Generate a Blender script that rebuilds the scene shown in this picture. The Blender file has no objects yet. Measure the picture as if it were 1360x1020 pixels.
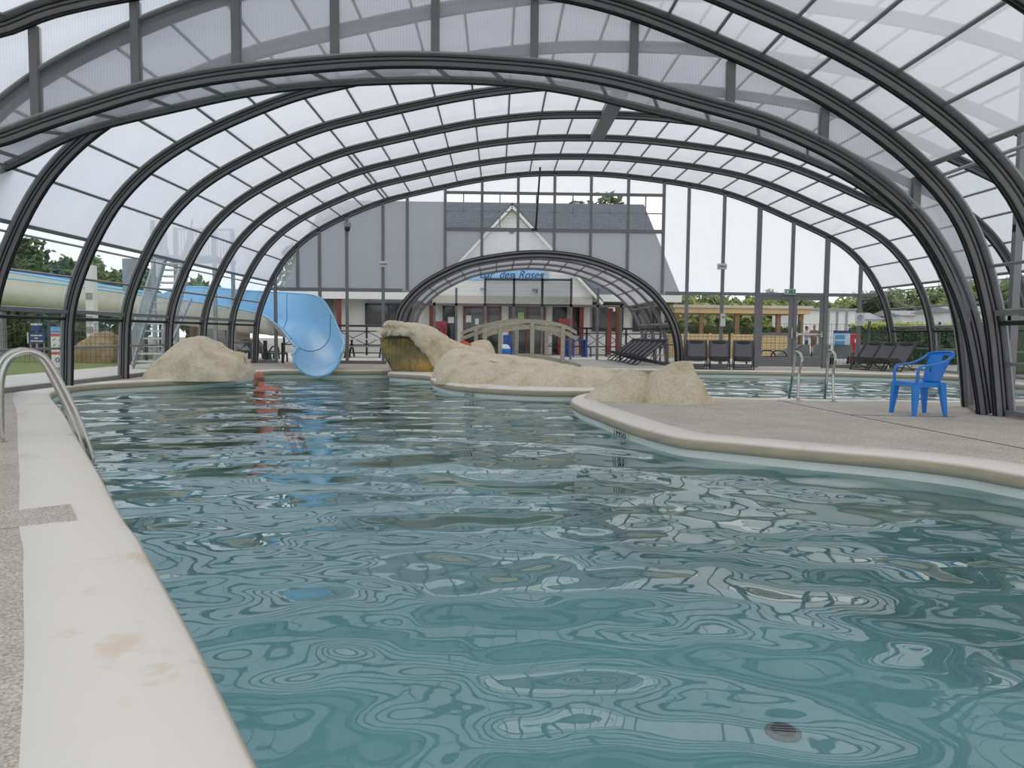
import bpy, bmesh, math, random
from mathutils import Vector, Matrix, noise
C = bpy.context.scene.collection
R = math.radians
# ---------------------------------------------------------------- camera
FPX, CX, CY, EYE = 1000.0, 680.0, 510.0, 1.0
_yc = Vector((-20.0, 67.0, -1000.0)).normalized()          # world +Y seen by the camera
_xc = Vector((1.0, -0.0084, -0.0206)); _xc = (_xc - _yc * _xc.dot(_yc)).normalized()
_zc = _xc.cross(_yc)
M_W2C = Matrix((_xc, _yc, _zc)).transposed()
M_C2W = M_W2C.transposed()
cam_d = bpy.data.cameras.new('camera'); cam = bpy.data.objects.new('camera', cam_d); C.objects.link(cam)
cam_d.sensor_width = 36.0; cam_d.lens = FPX / 1360.0 * 36.0; cam_d.clip_end = 500
cam.matrix_world = Matrix.Translation((0, 0, EYE)) @ M_C2W.to_4x4()
bpy.context.scene.camera = cam
def ray(px, py):
    return M_C2W @ Vector(((px - CX) / FPX, (CY - py) / FPX, -1.0))
def at(px, py, Y):
    d = ray(px, py); t = Y / d.y
    return Vector((d.x * t, Y, EYE + d.z * t))
def gd(px, py, z=0.0):
    d = ray(px, py); t = (z - EYE) / d.z
    return Vector((d.x * t, d.y * t, z))
# ---------------------------------------------------------------- world, exposure
sc = bpy.context.scene
sc.view_settings.view_transform = 'Standard'; sc.view_settings.look = 'None'
sc.view_settings.gamma = 1.0; sc.view_settings.use_curve_mapping = False
sc.view_settings.exposure = 0.16
sc.cycles.max_bounces = 14; sc.cycles.transparent_max_bounces = 24; sc.cycles.diffuse_bounces = 5
sc.cycles.transmission_bounces = 8; sc.cycles.glossy_bounces = 5
world = bpy.data.worlds.new('overcast_sky'); sc.world = world; world.use_nodes = True
nt = world.node_tree; nt.nodes.clear()
def wn(t, **k):
    n = nt.nodes.new(t)
    for a, b in k.items(): setattr(n, a, b)
    return n
tc = wn('ShaderNodeTexCoord'); mp = wn('ShaderNodeMapping'); mp.inputs['Scale'].default_value = (1, 1, 2.2)
nz = wn('ShaderNodeTexNoise'); nz.inputs['Scale'].default_value = 2.3; nz.inputs['Detail'].default_value = 6; nz.inputs['Roughness'].default_value = .55
rp = wn('ShaderNodeValToRGB')
rp.color_ramp.elements[0].position = .30; rp.color_ramp.elements[0].color = (.50, .62, .80, 1)
rp.color_ramp.elements[1].position = .62; rp.color_ramp.elements[1].color = (.86, .872, .88, 1)
e = rp.color_ramp.elements.new(.46); e.color = (.80, .85, .92, 1)
sx = wn('ShaderNodeSeparateXYZ'); md = wn('ShaderNodeMapRange')          # clouds thin a little towards the west
md.inputs['From Min'].default_value = -1; md.inputs['From Max'].default_value = .15
md.inputs['To Min'].default_value = -.14; md.inputs['To Max'].default_value = .14
ad = wn('ShaderNodeMath', operation='ADD')
bg = wn('ShaderNodeBackground'); bg.inputs['Strength'].default_value = 1.28
wo = wn('ShaderNodeOutputWorld')
L = nt.links.new
L(tc.outputs['Generated'], mp.inputs['Vector']); L(mp.outputs['Vector'], nz.inputs['Vector'])
L(tc.outputs['Generated'], sx.inputs['Vector']); L(sx.outputs['X'], md.inputs['Value'])
L(nz.outputs['Fac'], ad.inputs[0]); L(md.outputs['Result'], ad.inputs[1]); L(ad.outputs[0], rp.inputs['Fac'])
L(rp.outputs['Color'], bg.inputs['Color']); L(bg.outputs['Background'], wo.inputs['Surface'])

# ---------------------------------------------------------------- materials
def srgb(r, g, b):
    f = lambda c: (c / 255 / 12.92) if c / 255 <= .04045 else ((c / 255 + .055) / 1.055) ** 2.4
    return (f(r), f(g), f(b), 1)
class NT:
    def __init__(s, name):
        s.m = bpy.data.materials.new(name); s.m.use_nodes = True; s.t = s.m.node_tree; s.t.nodes.clear()
        s.out = s.n('ShaderNodeOutputMaterial')
    def n(s, t, **k):
        x = s.t.nodes.new(t)
        for a, b in k.items():
            if a.startswith('i_'): x.inputs[a[2:].replace('_', ' ')].default_value = b
            else: setattr(x, a, b)
        return x
    def l(s, a, b): s.t.links.new(a, b)
    def coords(s, scale=(1, 1, 1)):
        c = s.n('ShaderNodeNewGeometry'); m = s.n('ShaderNodeMapping'); m.inputs['Scale'].default_value = scale
        s.l(c.outputs['Position'], m.inputs['Vector']); return m.outputs['Vector']
    def ramp(s, fac, stops):
        r = s.n('ShaderNodeValToRGB'); e = r.color_ramp.elements
        e[0].position, e[0].color = stops[0]; e[1].position, e[1].color = stops[-1]
        for p, c in stops[1:-1]:
            q = e.new(p); q.color = c
        s.l(fac, r.inputs['Fac']); return r.outputs['Color']
    def noise(s, vec, scale, detail=4, rough=.5):
        x = s.n('ShaderNodeTexNoise'); x.inputs['Scale'].default_value = scale; x.inputs['Detail'].default_value = detail
        x.inputs['Roughness'].default_value = rough; s.l(vec, x.inputs['Vector']); return x.outputs['Fac']
MATS = {}
def mat(name, col, rough=.6, metal=0.0, var=.08, nscale=6.0, bump=0.0, bscale=40.0, spec=.5, col2=None, space=(1, 1, 1)):
    if name in MATS: return MATS[name]
    w = NT(name); p = w.n('ShaderNodeBsdfPrincipled')
    p.inputs['Roughness'].default_value = rough; p.inputs['Metallic'].default_value = metal
    p.inputs['Specular IOR Level'].default_value = spec
    v = w.coords(space)
    c2 = col2 or tuple(min(1, c * (1 + var)) for c in col[:3]) + (1,)
    c1 = col if col2 else tuple(c * (1 - var) for c in col[:3]) + (1,)
    f = w.noise(v, nscale, 5, .6)
    w.l(w.ramp(f, [(.32, c1), (.68, c2)]), p.inputs['Base Color'])
    if bump:
        b = w.n('ShaderNodeBump'); b.inputs['Strength'].default_value = bump; b.inputs['Distance'].default_value = .02
        w.l(w.noise(v, bscale, 6, .6), b.inputs['Height']); w.l(b.outputs['Normal'], p.inputs['Normal'])
    w.l(p.outputs[0], w.out.inputs['Surface']); MATS[name] = w.m; return w.m
frame_m = mat('anthracite_aluminium', srgb(126, 126, 127), .45, var=.05)
frame_dark = mat('black_rubber_gasket', srgb(26, 26, 28), .6)
frame_light = mat('grey_aluminium_flange', srgb(156, 156, 158), .42, var=.05)
bolt_m = mat('zinc_bolt', srgb(190, 190, 190), .3, .6)
steel_m = mat('brushed_stainless_steel', srgb(198, 196, 190), .22, 1.0, var=.05)
black_m = mat('black_painted_metal', srgb(34, 35, 38), .5)
white_m = mat('white_paint', srgb(228, 227, 222), .55, var=.03)
grey_m = mat('grey_paint', srgb(150, 152, 152), .5)
red_m = mat('red_plastic', srgb(196, 34, 44), .45)
brown_m = mat('red_brown_painted_wood', srgb(118, 54, 40), .55, var=.12, space=(6, 6, 1))
dkglass_m = mat('dark_window_glass', srgb(42, 48, 50), .08, var=.5, nscale=.9, spec=.8)

def poly_mat(name, axis, tint, trans, scale, alpha_col=(.93, .94, .96, 1)):
    """multiwall polycarbonate: milky translucent sheet with fine flutes"""
    w = NT(name); v = w.coords()
    sep = w.n('ShaderNodeSeparateXYZ'); w.l(v, sep.inputs['Vector'])
    ml = w.n('ShaderNodeMath', operation='MULTIPLY'); ml.inputs[1].default_value = scale
    w.l(sep.outputs[axis], ml.inputs[0])
    sn = w.n('ShaderNodeMath', operation='SINE'); w.l(ml.outputs[0], sn.inputs[0])
    mr = w.n('ShaderNodeMapRange'); mr.inputs['From Min'].default_value = -1; mr.inputs['From Max'].default_value = 1
    mr.inputs['To Min'].default_value = .90; mr.inputs['To Max'].default_value = 1.0; w.l(sn.outputs[0], mr.inputs['Value'])
    st = w.noise(w.coords((.8, .8, .8)), 1.3, 5, .6)
    base = w.ramp(st, [(.3, tuple(c * .93 for c in tint[:3]) + (1,)), (.7, tint)])
    mx = w.n('ShaderNodeMix', data_type='RGBA', blend_type='MULTIPLY'); mx.inputs['Factor'].default_value = 1
    w.l(base, mx.inputs['A']); w.l(mr.outputs['Result'], mx.inputs['B'])
    tl = w.n('ShaderNodeBsdfTranslucent'); w.l(mx.outputs['Result'], tl.inputs['Color'])
    df = w.n('ShaderNodeBsdfDiffuse'); df.inputs['Color'].default_value = tuple(c * .75 for c in tint[:3]) + (1,)
    m0 = w.n('ShaderNodeMixShader'); m0.inputs['Fac'].default_value = .18
    w.l(tl.outputs[0], m0.inputs[1]); w.l(df.outputs[0], m0.inputs[2])
    tr = w.n('ShaderNodeBsdfTransparent'); tr.inputs['Color'].default_value = alpha_col
    m1 = w.n('ShaderNodeMixShader'); m1.inputs['Fac'].default_value = trans
    w.l(m0.outputs[0], m1.inputs[1]); w.l(tr.outputs[0], m1.inputs[2])
    gl = w.n('ShaderNodeBsdfGlossy'); gl.inputs['Roughness'].default_value = .12
    fr = w.n('ShaderNodeFresnel'); fr.inputs['IOR'].default_value = 1.4
    m2 = w.n('ShaderNodeMixShader'); w.l(fr.outputs[0], m2.inputs['Fac'])
    w.l(m1.outputs[0], m2.inputs[1]); w.l(gl.outputs[0], m2.inputs[2])
    w.l(m2.outputs[0], w.out.inputs['Surface']); MATS[name] = w.m; return w.m
roof_pc = poly_mat('roof_polycarbonate', 'Y', (.765, .76, .80, 1), .22, 240.0)
wall_pc = poly_mat('fluted_polycarbonate', 'X', (.82, .82, .86, 1), .32, 170.0)
gable_pc = poly_mat('gable_polycarbonate', 'X', (.80, .81, .83, 1), .60, 120.0)
def glass_mat(name, tint, ior=1.45):
    w = NT(name)
    tr = w.n('ShaderNodeBsdfTransparent'); tr.inputs['Color'].default_value = tint
    gl = w.n('ShaderNodeBsdfGlossy'); gl.inputs['Roughness'].default_value = .03
    fr = w.n('ShaderNodeFresnel'); fr.inputs['IOR'].default_value = ior
    m = w.n('ShaderNodeMixShader'); w.l(fr.outputs[0], m.inputs['Fac'])
    w.l(tr.outputs[0], m.inputs[1]); w.l(gl.outputs[0], m.inputs[2]); w.l(m.outputs[0], w.out.inputs['Surface'])
    MATS[name] = w.m; return w.m
glass_m = glass_mat('clear_acrylic_glazing', (.88, .90, .90, 1))
gable_glass = glass_mat('clear_gable_glazing', (.92, .93, .93, 1), 1.3)

# ---------------------------------------------------------------- mesh builder
def cr(pts, n=8, closed=False):
    """Catmull-Rom through points of any dimension"""
    P = [Vector(p) for p in pts]; N = len(P); out = []
    segs = N if closed else N - 1
    for i in range(segs):
        if closed: a, b, c, d = P[(i - 1) % N], P[i], P[(i + 1) % N], P[(i + 2) % N]
        else: a, b, c, d = P[max(i - 1, 0)], P[i], P[i + 1], P[min(i + 2, N - 1)]
        for k in range(n):
            t = k / n
            out.append(.5 * ((2 * b) + (c - a) * t + (2 * a - 5 * b + 4 * c - d) * t * t + (3 * b - a - 3 * c + d) * t ** 3))
    if not closed: out.append(P[-1].copy())
    return out
class MB:
    def __init__(s): s.v = []; s.f = []
    def add(s, vs, fs):
        o = len(s.v); s.v += [tuple(x) for x in vs]; s.f += [tuple(i + o for i in f) for f in fs]; return s
    def box(s, a, b):
        x0, y0, z0 = a; x1, y1, z1 = b
        return s.add([(x0,y0,z0),(x1,y0,z0),(x1,y1,z0),(x0,y1,z0),(x0,y0,z1),(x1,y0,z1),(x1,y1,z1),(x0,y1,z1)],
                     [(3,2,1,0),(4,5,6,7),(0,1,5,4),(1,2,6,5),(2,3,7,6),(3,0,4,7)])
    def bar(s, p, q, w, h=None, up=(0, 0, 1)):
        p, q = Vector(p), Vector(q); h = h or w; d = (q - p).normalized(); up = Vector(up)
        if abs(d.dot(up)) > .98: up = Vector((0, 1, 0))
        x = d.cross(up).normalized(); u = x.cross(d)
        vs = [c + x * a * w / 2 + u * b * h / 2 for c in (p, q) for a, b in ((-1,-1),(1,-1),(1,1),(-1,1))]
        return s.add(vs, [(3,2,1,0),(4,5,6,7),(0,1,5,4),(1,2,6,5),(2,3,7,6),(3,0,4,7)])
    def loft(s, rings, closed=True, cap=True, loop=False):
        n = len(rings[0]); vs = [p for r in rings for p in r]; fs = []
        m = len(rings)
        for i in range(m if loop else m - 1):
            for j in range(n if closed else n - 1):
                a, b = i * n + j, i * n + (j + 1) % n
                c, d = ((i + 1) % m) * n + (j + 1) % n, ((i + 1) % m) * n + j
                fs.append((a, b, c, d))
        if cap and closed and not loop:
            fs.append(tuple(range(n - 1, -1, -1))); fs.append(tuple((m - 1) * n + j for j in range(n)))
        return s.add(vs, fs)
    def tube(s, path, r, seg=10, cap=True, loop=False):
        P = [Vector(p) for p in path]; rs = r if isinstance(r, (list, tuple)) else [r] * len(P); rings = []; u = None
        for i, p in enumerate(P):
            if loop: d = (P[(i + 1) % len(P)] - P[i - 1]).normalized()
            else: d = (P[min(i + 1, len(P) - 1)] - P[max(i - 1, 0)]).normalized()
            if u is None: u = d.orthogonal().normalized()
            u = (u - d * u.dot(d)); u = u.normalized() if u.length > 1e-6 else d.orthogonal().normalized(); w = d.cross(u)
            rings.append([p + (u * math.cos(2 * math.pi * k / seg) + w * math.sin(2 * math.pi * k / seg)) * rs[i] for k in range(seg)])
        return s.loft(rings, True, cap, loop)
    def lathe(s, c, prof, seg=20):
        c = Vector(c)
        return s.loft([[c + Vector((r * math.cos(2 * math.pi * k / seg), r * math.sin(2 * math.pi * k / seg), z)) for k in range(seg)] for r, z in prof])
    def ball(s, c, rx, ry=None, rz=None, seg=14, rings=9, rot=None):
        ry = ry or rx; rz = rz or rx; c = Vector(c); rr = []
        for i in range(rings + 1):
            t = math.pi * i / rings; t = min(max(t, .02), math.pi - .02)
            ring = []
            for k in range(seg):
                a = 2 * math.pi * k / seg
                v = Vector((rx * math.sin(t) * math.cos(a), ry * math.sin(t) * math.sin(a), -rz * math.cos(t)))
                ring.append(c + (rot @ v if rot else v))
            rr.append(ring)
        return s.loft(rr)
    def prism(s, poly, dvec):
        n = len(poly); dvec = Vector(dvec); P = [Vector(p) for p in poly]
        return s.add(P + [p + dvec for p in P], [tuple(range(n - 1, -1, -1)), tuple(range(n, 2 * n))] +
                     [(i, (i + 1) % n, n + (i + 1) % n, n + i) for i in range(n)])
    def build(s, name, m, parent=None, smooth=False, bevel=0, fix=True, subsurf=0):
        me = bpy.data.meshes.new(name); me.from_pydata(s.v, [], s.f); me.validate()
        if fix:
            bm = bmesh.new(); bm.from_mesh(me); bmesh.ops.recalc_face_normals(bm, faces=bm.faces); bm.to_mesh(me); bm.free()
        o = bpy.data.objects.new(name, me); C.objects.link(o)
        if m: me.materials.append(m)
        if parent: o.parent = parent
        if smooth:
            me.polygons.foreach_set('use_smooth', [True] * len(me.polygons))
            if smooth != 'all': me.set_sharp_from_angle(angle=R(40))
        if bevel:
            b = o.modifiers.new('edge', 'BEVEL'); b.width = bevel; b.segments = 2; b.limit_method = 'ANGLE'
        if subsurf:
            b = o.modifiers.new('round', 'SUBSURF'); b.levels = subsurf; b.render_levels = subsurf
        return o
def tag(o, label=None, cat=None, group=None, kind=None):
    for k, v in (('label', label), ('category', cat), ('group', group), ('kind', kind)):
        if v: o[k] = v
    return o
def thing(name, label, cat, loc=(0, 0, 0), rz=0.0, group=None, kind=None):
    o = bpy.data.objects.new(name, None); C.objects.link(o); o.location = loc; o.rotation_euler = (0, 0, rz)
    return tag(o, label, cat, group, kind)
def dup(root, loc=None, rz=None, label=None):
    r = root.copy(); C.objects.link(r)
    if loc is not None: r.location = loc
    if rz is not None: r.rotation_euler = (0, 0, rz)
    if label: r['label'] = label
    for ch in [o for o in root.children]:
        c = ch.copy(); C.objects.link(c); c.parent = r
        for g in [o for o in ch.children]:
            d = g.copy(); C.objects.link(d); d.parent = c
    return r
def text(body, name, m, loc, rot, size, parent=None, ext=.002, shear=0.0, align='CENTER', width=1.0):
    cu = bpy.data.curves.new(name, 'FONT'); cu.body = body; cu.size = size; cu.extrude = ext; cu.shear = shear
    cu.align_x = align; cu.align_y = 'CENTER'
    tmp = bpy.data.objects.new(name + '_curve', cu); C.objects.link(tmp); bpy.context.view_layer.update()
    me = bpy.data.meshes.new_from_object(tmp.evaluated_get(bpy.context.evaluated_depsgraph_get())); bpy.data.objects.remove(tmp); me.name = name; me.materials.clear(); me.materials.append(m)
    o = bpy.data.objects.new(name, me); C.objects.link(o); o.location = loc; o.rotation_euler = rot; o.scale = (width, 1, 1)
    if parent: o.parent = parent
    return o
# ---------------------------------------------------------------- pool, decks, water
WZ = -0.20
V2 = lambda p: (p[0], p[1])
edge_left = [gd(*p) for p in [(320,1020),(276,925),(240,846),(205,778),(184,738),(170.6,711),(153,687),(138,657.6),(123.5,628),(112,607.6),(97,581),(85,557.6),(75,541.5),(64,528),(65,520.5)]]
edge_far = [gd(*p) for p in [(88,513.5),(121,509.5),(200,505.5),(260,503),(300,500),(335,494),(371,491.5),(460,492),(530,491.5),(600,490.5),(757,490),(860,490.5),(919,491.5),(1050,493.5),(1150,495.5),(1272,499.5)]]
edge_right = [Vector((11.6,17.0,0)), Vector((11.9,14.6,0)), Vector((11.0,13.0,0)), gd(1279,532), gd(1180,531.3), gd(1092,530.6), gd(1010,529), gd(947,527), gd(880,524), gd(820,521.5), gd(788,522), gd(769,525), gd(762,531),
    gd(775,539), gd(797,547), gd(824,557), gd(855,567), gd(902,578.5), gd(950,583.5), gd(1000,588), gd(1064,594), gd(1185,604), gd(1282,615), gd(1360,628)]
edge_near = [Vector((4.45,4.4,0)), Vector((4.75,2.6,0)), Vector((4.3,.3,0)), Vector((3.3,-1.3,0)), Vector((1.9,-1.7,0)), Vector((1.15,-1.1,0)), Vector((.75,-.5,0)), Vector((.42,.06,0)), Vector((.08,.62,0)), Vector((-.26,1.18,0))]
pool_outline = [Vector((p.x, p.y)) for p in cr(edge_left + edge_far + edge_right + edge_near, 6, True)]
island_px = [(575,503),(585,507),(605,511),(640,514),(700,517),(760,518),(800,516.5),(842,509),(850,502),(820,497),(760,494.5),(680,493),(600,493),(548,492.5),(520,493.5),(520,495),(545,496.5),(572,498.5)]
island_outline = [Vector((p.x, p.y)) for p in cr([gd(*p) for p in island_px], 6, True)]
def fill(loops, z):
    bm = bmesh.new()
    for lp in loops:
        vs = [bm.verts.new((p[0], p[1], z)) for p in lp]
        for i in range(len(vs)): bm.edges.new((vs[i - 1], vs[i]))
    bmesh.ops.triangle_fill(bm, use_beauty=True, edges=bm.edges[:])
    for f in bm.faces:
        if f.normal.z < 0: f.normal_flip()
    return bm
def bm_obj(bm, name, m, parent=None):
    me = bpy.data.meshes.new(name); bm.to_mesh(me); bm.free(); o = bpy.data.objects.new(name, me); C.objects.link(o)
    me.materials.append(m)
    if parent: o.parent = parent
    return o
def offset(loop, d):
    """move a closed 2D loop sideways (left of travel positive)"""
    n = len(loop); out = []
    for i in range(n):
        t = (loop[(i + 1) % n] - loop[i - 1]).normalized(); out.append(loop[i] + Vector((-t.y, t.x)) * d)
    return out
# deck: exposed aggregate
def deck_mat():
    w = NT('exposed_aggregate_deck'); v = w.coords(); p = w.n('ShaderNodeBsdfPrincipled'); p.inputs['Roughness'].default_value = .85
    vo = w.n('ShaderNodeTexVoronoi'); vo.inputs['Scale'].default_value = 130; w.l(v, vo.inputs['Vector'])
    c1 = w.ramp(vo.outputs['Color'], [(.0, srgb(164, 155, 143)), (.5, srgb(214, 204, 191)), (1, srgb(244, 236, 224))])
    f = w.noise(v, 1.6, 5, .6); c2 = w.ramp(f, [(.3, (.80, .79, .78, 1)), (.7, (1, 1, 1, 1))])
    mx = w.n('ShaderNodeMix', data_type='RGBA', blend_type='MULTIPLY'); mx.inputs['Factor'].default_value = 1
    w.l(c1, mx.inputs['A']); w.l(c2, mx.inputs['B']); w.l(mx.outputs['Result'], p.inputs['Base Color'])
    b = w.n('ShaderNodeBump'); b.inputs['Strength'].default_value = .4; b.inputs['Distance'].default_value = .004
    w.l(vo.outputs['Distance'], b.inputs['Height']); w.l(b.outputs['Normal'], p.inputs['Normal'])
    w.l(p.outputs[0], w.out.inputs['Surface']); return w.m
deck_m = deck_mat()
def coping_mat():
    w = NT('painted_concrete_coping'); v = w.coords(); p = w.n('ShaderNodeBsdfPrincipled'); p.inputs['Roughness'].default_value = .7
    f = w.noise(v, 1.1, 6, .62)
    c1 = w.ramp(f, [(.25, srgb(246, 240, 229)), (.59, srgb(244, 237, 225)), (.63, srgb(236, 220, 200)), (.75, srgb(228, 208, 186))])
    # darker mottled beige on the vertical face of the kerb
    sp = w.n('ShaderNodeSeparateXYZ'); w.l(w.coords(), sp.inputs['Vector'])
    mr = w.n('ShaderNodeMapRange'); mr.inputs['From Min'].default_value = -.006; mr.inputs['From Max'].default_value = -.03
    w.l(sp.outputs['Z'], mr.inputs['Value'])
    g = w.noise(w.coords((1, 1, 6)), 4, 5, .65); c2 = w.ramp(g, [(.3, srgb(190, 174, 146)), (.7, srgb(164, 156, 138))])
    mx = w.n('ShaderNodeMix', data_type='RGBA'); w.l(mr.outputs['Result'], mx.inputs['Factor']); w.l(c1, mx.inputs['A']); w.l(c2, mx.inputs['B'])
    w.l(mx.outputs['Result'], p.inputs['Base Color'])
    b = w.n('ShaderNodeBump'); b.inputs['Strength'].default_value = .12; b.inputs['Distance'].default_value = .01
    w.l(w.noise(v, 30, 5), b.inputs['Height']); w.l(b.outputs['Normal'], p.inputs['Normal'])
    w.l(p.outputs[0], w.out.inputs['Surface']); return w.m
coping_m = coping_mat()
liner_m = mat('pale_aqua_pool_liner', srgb(234, 236, 228), .5, var=.04, nscale=2)
# pool outline runs anticlockwise or clockwise: find the side the deck lies on
area = sum(pool_outline[i - 1].x * pool_outline[i].y - pool_outline[i].x * pool_outline[i - 1].y for i in range(len(pool_outline)))
SG = 1 if area < 0 else -1             # outward offset sign
area2 = sum(island_outline[i - 1].x * island_outline[i].y - island_outline[i].x * island_outline[i - 1].y for i in range(len(island_outline)))
SI = 1 if area2 > 0 else -1            # towards the inside of the island
CW = .36
def kerb(loop, sgn, name, widths):
    """rounded bullnose kerb swept along a closed loop; sgn points away from the water"""
    n = len(loop); rings = []
    for i in range(n):
        t = (loop[(i + 1) % n] - loop[i - 1]).normalized(); nn = Vector((-t.y, t.x)) * sgn; w = widths(loop[i])
        pr = [(-.01, -.125), (-.045, -.115), (-.055, -.07), (-.045, -.03), (-.02, -.006), (.02, .006), (w, .006), (w, -.03)]
        rings.append([Vector((loop[i].x + nn.x * a, loop[i].y + nn.y * a, z)) for a, z in pr])
    return MB().loft(rings, True, False, True).build(name, coping_m, None, 'all')
def kw(p):
    v = p.x + .62 * p.y                      # the straight near side carries a wider band
    t = min(max((1.8 - v) / 1.0, 0), 1) if p.x < 3 else 0
    return .34 + .09 * t * t * (3 - 2 * t)
trim1 = kerb(pool_outline, SG, 'trim_1', kw); tag(trim1, 'wide white painted kerb running round the pool edge', 'pool edge', kind='structure')
trim2 = kerb(island_outline, SI, 'trim_2', lambda p: .18); tag(trim2, 'pale kerb round the rock island', 'pool edge', kind='structure')
deck_hole = offset(pool_outline, SG * .2)
bm = fill([[(-8.05, -6), (12.6, -6), (12.6, 24.3), (-8.05, 24.3)], deck_hole], 0.0)
floor = bm_obj(bm, 'floor', deck_m); tag(floor, 'grey exposed aggregate deck round the pool', 'floor', kind='structure')
bm = fill([offset(island_outline, SI * .1)], 0.0)
isl = bm_obj(bm, 'floor_island', coping_m); tag(isl, 'pale concrete island inside the pool', 'floor', kind='structure')
# pool shell
FZ = -1.45
def pool_floor_mat():
    w = NT('blue_green_pool_floor'); v = w.coords(); p = w.n('ShaderNodeBsdfPrincipled'); p.inputs['Roughness'].default_value = .7
    f = w.noise(v, .5, 4, .5); w.l(w.ramp(f, [(.3, srgb(240, 245, 246)), (.7, srgb(250, 251, 251))]), p.inputs['Base Color'])
    w.l(p.outputs[0], w.out.inputs['Surface']); return w.m
pf_m = pool_floor_mat()
bm = fill([pool_outline, island_outline], FZ); pfl = bm_obj(bm, 'floor_pool', pf_m); tag(pfl, 'blue green floor of the pool', 'pool floor', kind='structure')
def wallstrip(loop, z0, z1, name, m, off=0.0):
    lp = offset(loop, off) if off else loop
    return MB().loft([[Vector((p.x, p.y, z0)), Vector((p.x, p.y, z0 + .9)), Vector((p.x, p.y, z1))] for p in lp], False, False, True).build(name, m, None, 'all')
pw = wallstrip(pool_outline, FZ, -.02, 'wall_pool', liner_m); tag(pw, 'pale aqua side wall of the pool below the kerb', 'pool wall', kind='structure')
iw = wallstrip(island_outline, FZ, -.02, 'wall_island', liner_m); tag(iw, 'pale aqua side wall of the rock island', 'pool wall', kind='structure')
def water_mat():
    w = NT('rippled_pool_water')
    def wave(scale, sc_, detail, rough, seed):
        c = w.n('ShaderNodeNewGeometry'); m = w.n('ShaderNodeMapping'); m.inputs['Scale'].default_value = sc_; m.inputs['Location'].default_value = (seed, seed * .7, 0)
        w.l(c.outputs['Position'], m.inputs['Vector']); return w.noise(m.outputs['Vector'], scale, detail, rough)
    a = wave(1.25, (1, 1.15, 1), 0.0, .3, 3.1); b = wave(3.6, (1, 1.1, 1), 0.0, .4, 7.7); c = wave(14, (1, 1, 1), 1, .4, 1.3)
    def mul(x, k):
        q = w.n('ShaderNodeMath', operation='MULTIPLY'); q.inputs[1].default_value = k; w.l(x, q.inputs[0]); return q.outputs[0]
    def add(x, y):
        q = w.n('ShaderNodeMath', operation='ADD'); w.l(x, q.inputs[0]); w.l(y, q.inputs[1]); return q.outputs[0]
    h = add(add(mul(a, .125), mul(b, .021)), mul(c, .0003))
    bp = w.n('ShaderNodeBump'); bp.inputs['Strength'].default_value = 1.0; bp.inputs['Distance'].default_value = 1.0; w.l(h, bp.inputs['Height'])
    fr = w.n('ShaderNodeFresnel'); fr.inputs['IOR'].default_value = 1.60; w.l(bp.outputs['Normal'], fr.inputs['Normal'])
    gl = w.n('ShaderNodeBsdfGlossy'); gl.inputs['Roughness'].default_value = .012; w.l(bp.outputs['Normal'], gl.inputs['Normal'])
    tr = w.n('ShaderNodeBsdfTransparent'); tr.inputs['Color'].default_value = (.58, .86, .88, 1)
    ms = w.n('ShaderNodeMixShader'); fg = w.n('ShaderNodeFresnel'); fg.inputs['IOR'].default_value = 1.36; mxm = w.n('ShaderNodeMath', operation='MAXIMUM'); w.l(fr.outputs[0], mxm.inputs[0]); w.l(fg.outputs[0], mxm.inputs[1]); w.l(mxm.outputs[0], ms.inputs['Fac']); w.l(tr.outputs[0], ms.inputs[1]); w.l(gl.outputs[0], ms.inputs[2])
    w.l(ms.outputs[0], w.out.inputs['Surface']); return w.m
bm = fill([pool_outline, island_outline], WZ); wat = bm_obj(bm, 'water', water_mat()); tag(wat, 'rippled blue green water filling the pool', 'water', kind='stuff')
# grey aggregate inset that cuts across the wide white kerb on the near side
a_, b_, c_, d_ = gd(-60, 690), gd(93, 671.5), gd(103, 693), gd(-60, 709)
o = MB().prism([(p.x, p.y, .002) for p in (a_, b_, c_, d_)], (0, 0, .008)).build('deck_inset', deck_m); tag(o, 'grey aggregate strip let into the wide white kerb beside the pool', 'inset', kind='structure')
# saw-cut joints in the deck between the basins
joint_m = mat('dark_joint_sealant', srgb(84, 80, 76), .8)
jn = thing('deck_joint', 'thin dark joint lines across the grey deck near the blue chair', 'joint', kind='structure')
for A_, B_ in (((1028, 530.8), (1128, 551)), ((1128, 551), (1360, 596)), ((1128, 551), (1268, 554))):
    p, q = gd(*A_), gd(*B_); MB().bar((p.x, p.y, .001), (q.x, q.y, .001), .014, .006).build('joint_line', joint_m, jn)
# pool drain disc
q = gd(1040, 974, FZ)
t = thing('pool_drain', 'small round drain on the pool floor near the camera', 'drain', q)
MB().lathe((0, 0, 0), [(.11, 0), (.11, .015), (.09, .02), (.0001, .02)]).build('drain_rim', grey_m, t); MB().lathe((0, 0, .021), [(.075, 0), (.075, .006), (.0001, .006)]).build('grate', black_m, t)
# depth marks on the pool wall
dm = mat('black_depth_mark', srgb(24, 26, 30), .6)
def depth_mark(body, pa, pb, label, size, wide):
    A, B = gd(*pa), gd(*pb)
    d = (B - A); rz = math.atan2(d.y, d.x); nrm = Vector((d.y, -d.x, 0)).normalized()
    t = thing('depth_mark', label, 'depth mark', (A + B) / 2 + nrm * .06 + Vector((0, 0, -.163)), rz)
    text(body, 'lettering', dm, (0, 0, 0), (R(90), 0, 0), size, t, .002, width=wide)
depth_mark('1M10', (618, 512.6), (634, 513.9), 'black 1M10 depth mark on the side of the rock island', .085, 1.5)
depth_mark('1M50', (815, 553.6), (845, 563.8), 'black 1M50 depth mark on the pool wall under the deck between the basins', .085, 2.3)
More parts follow.
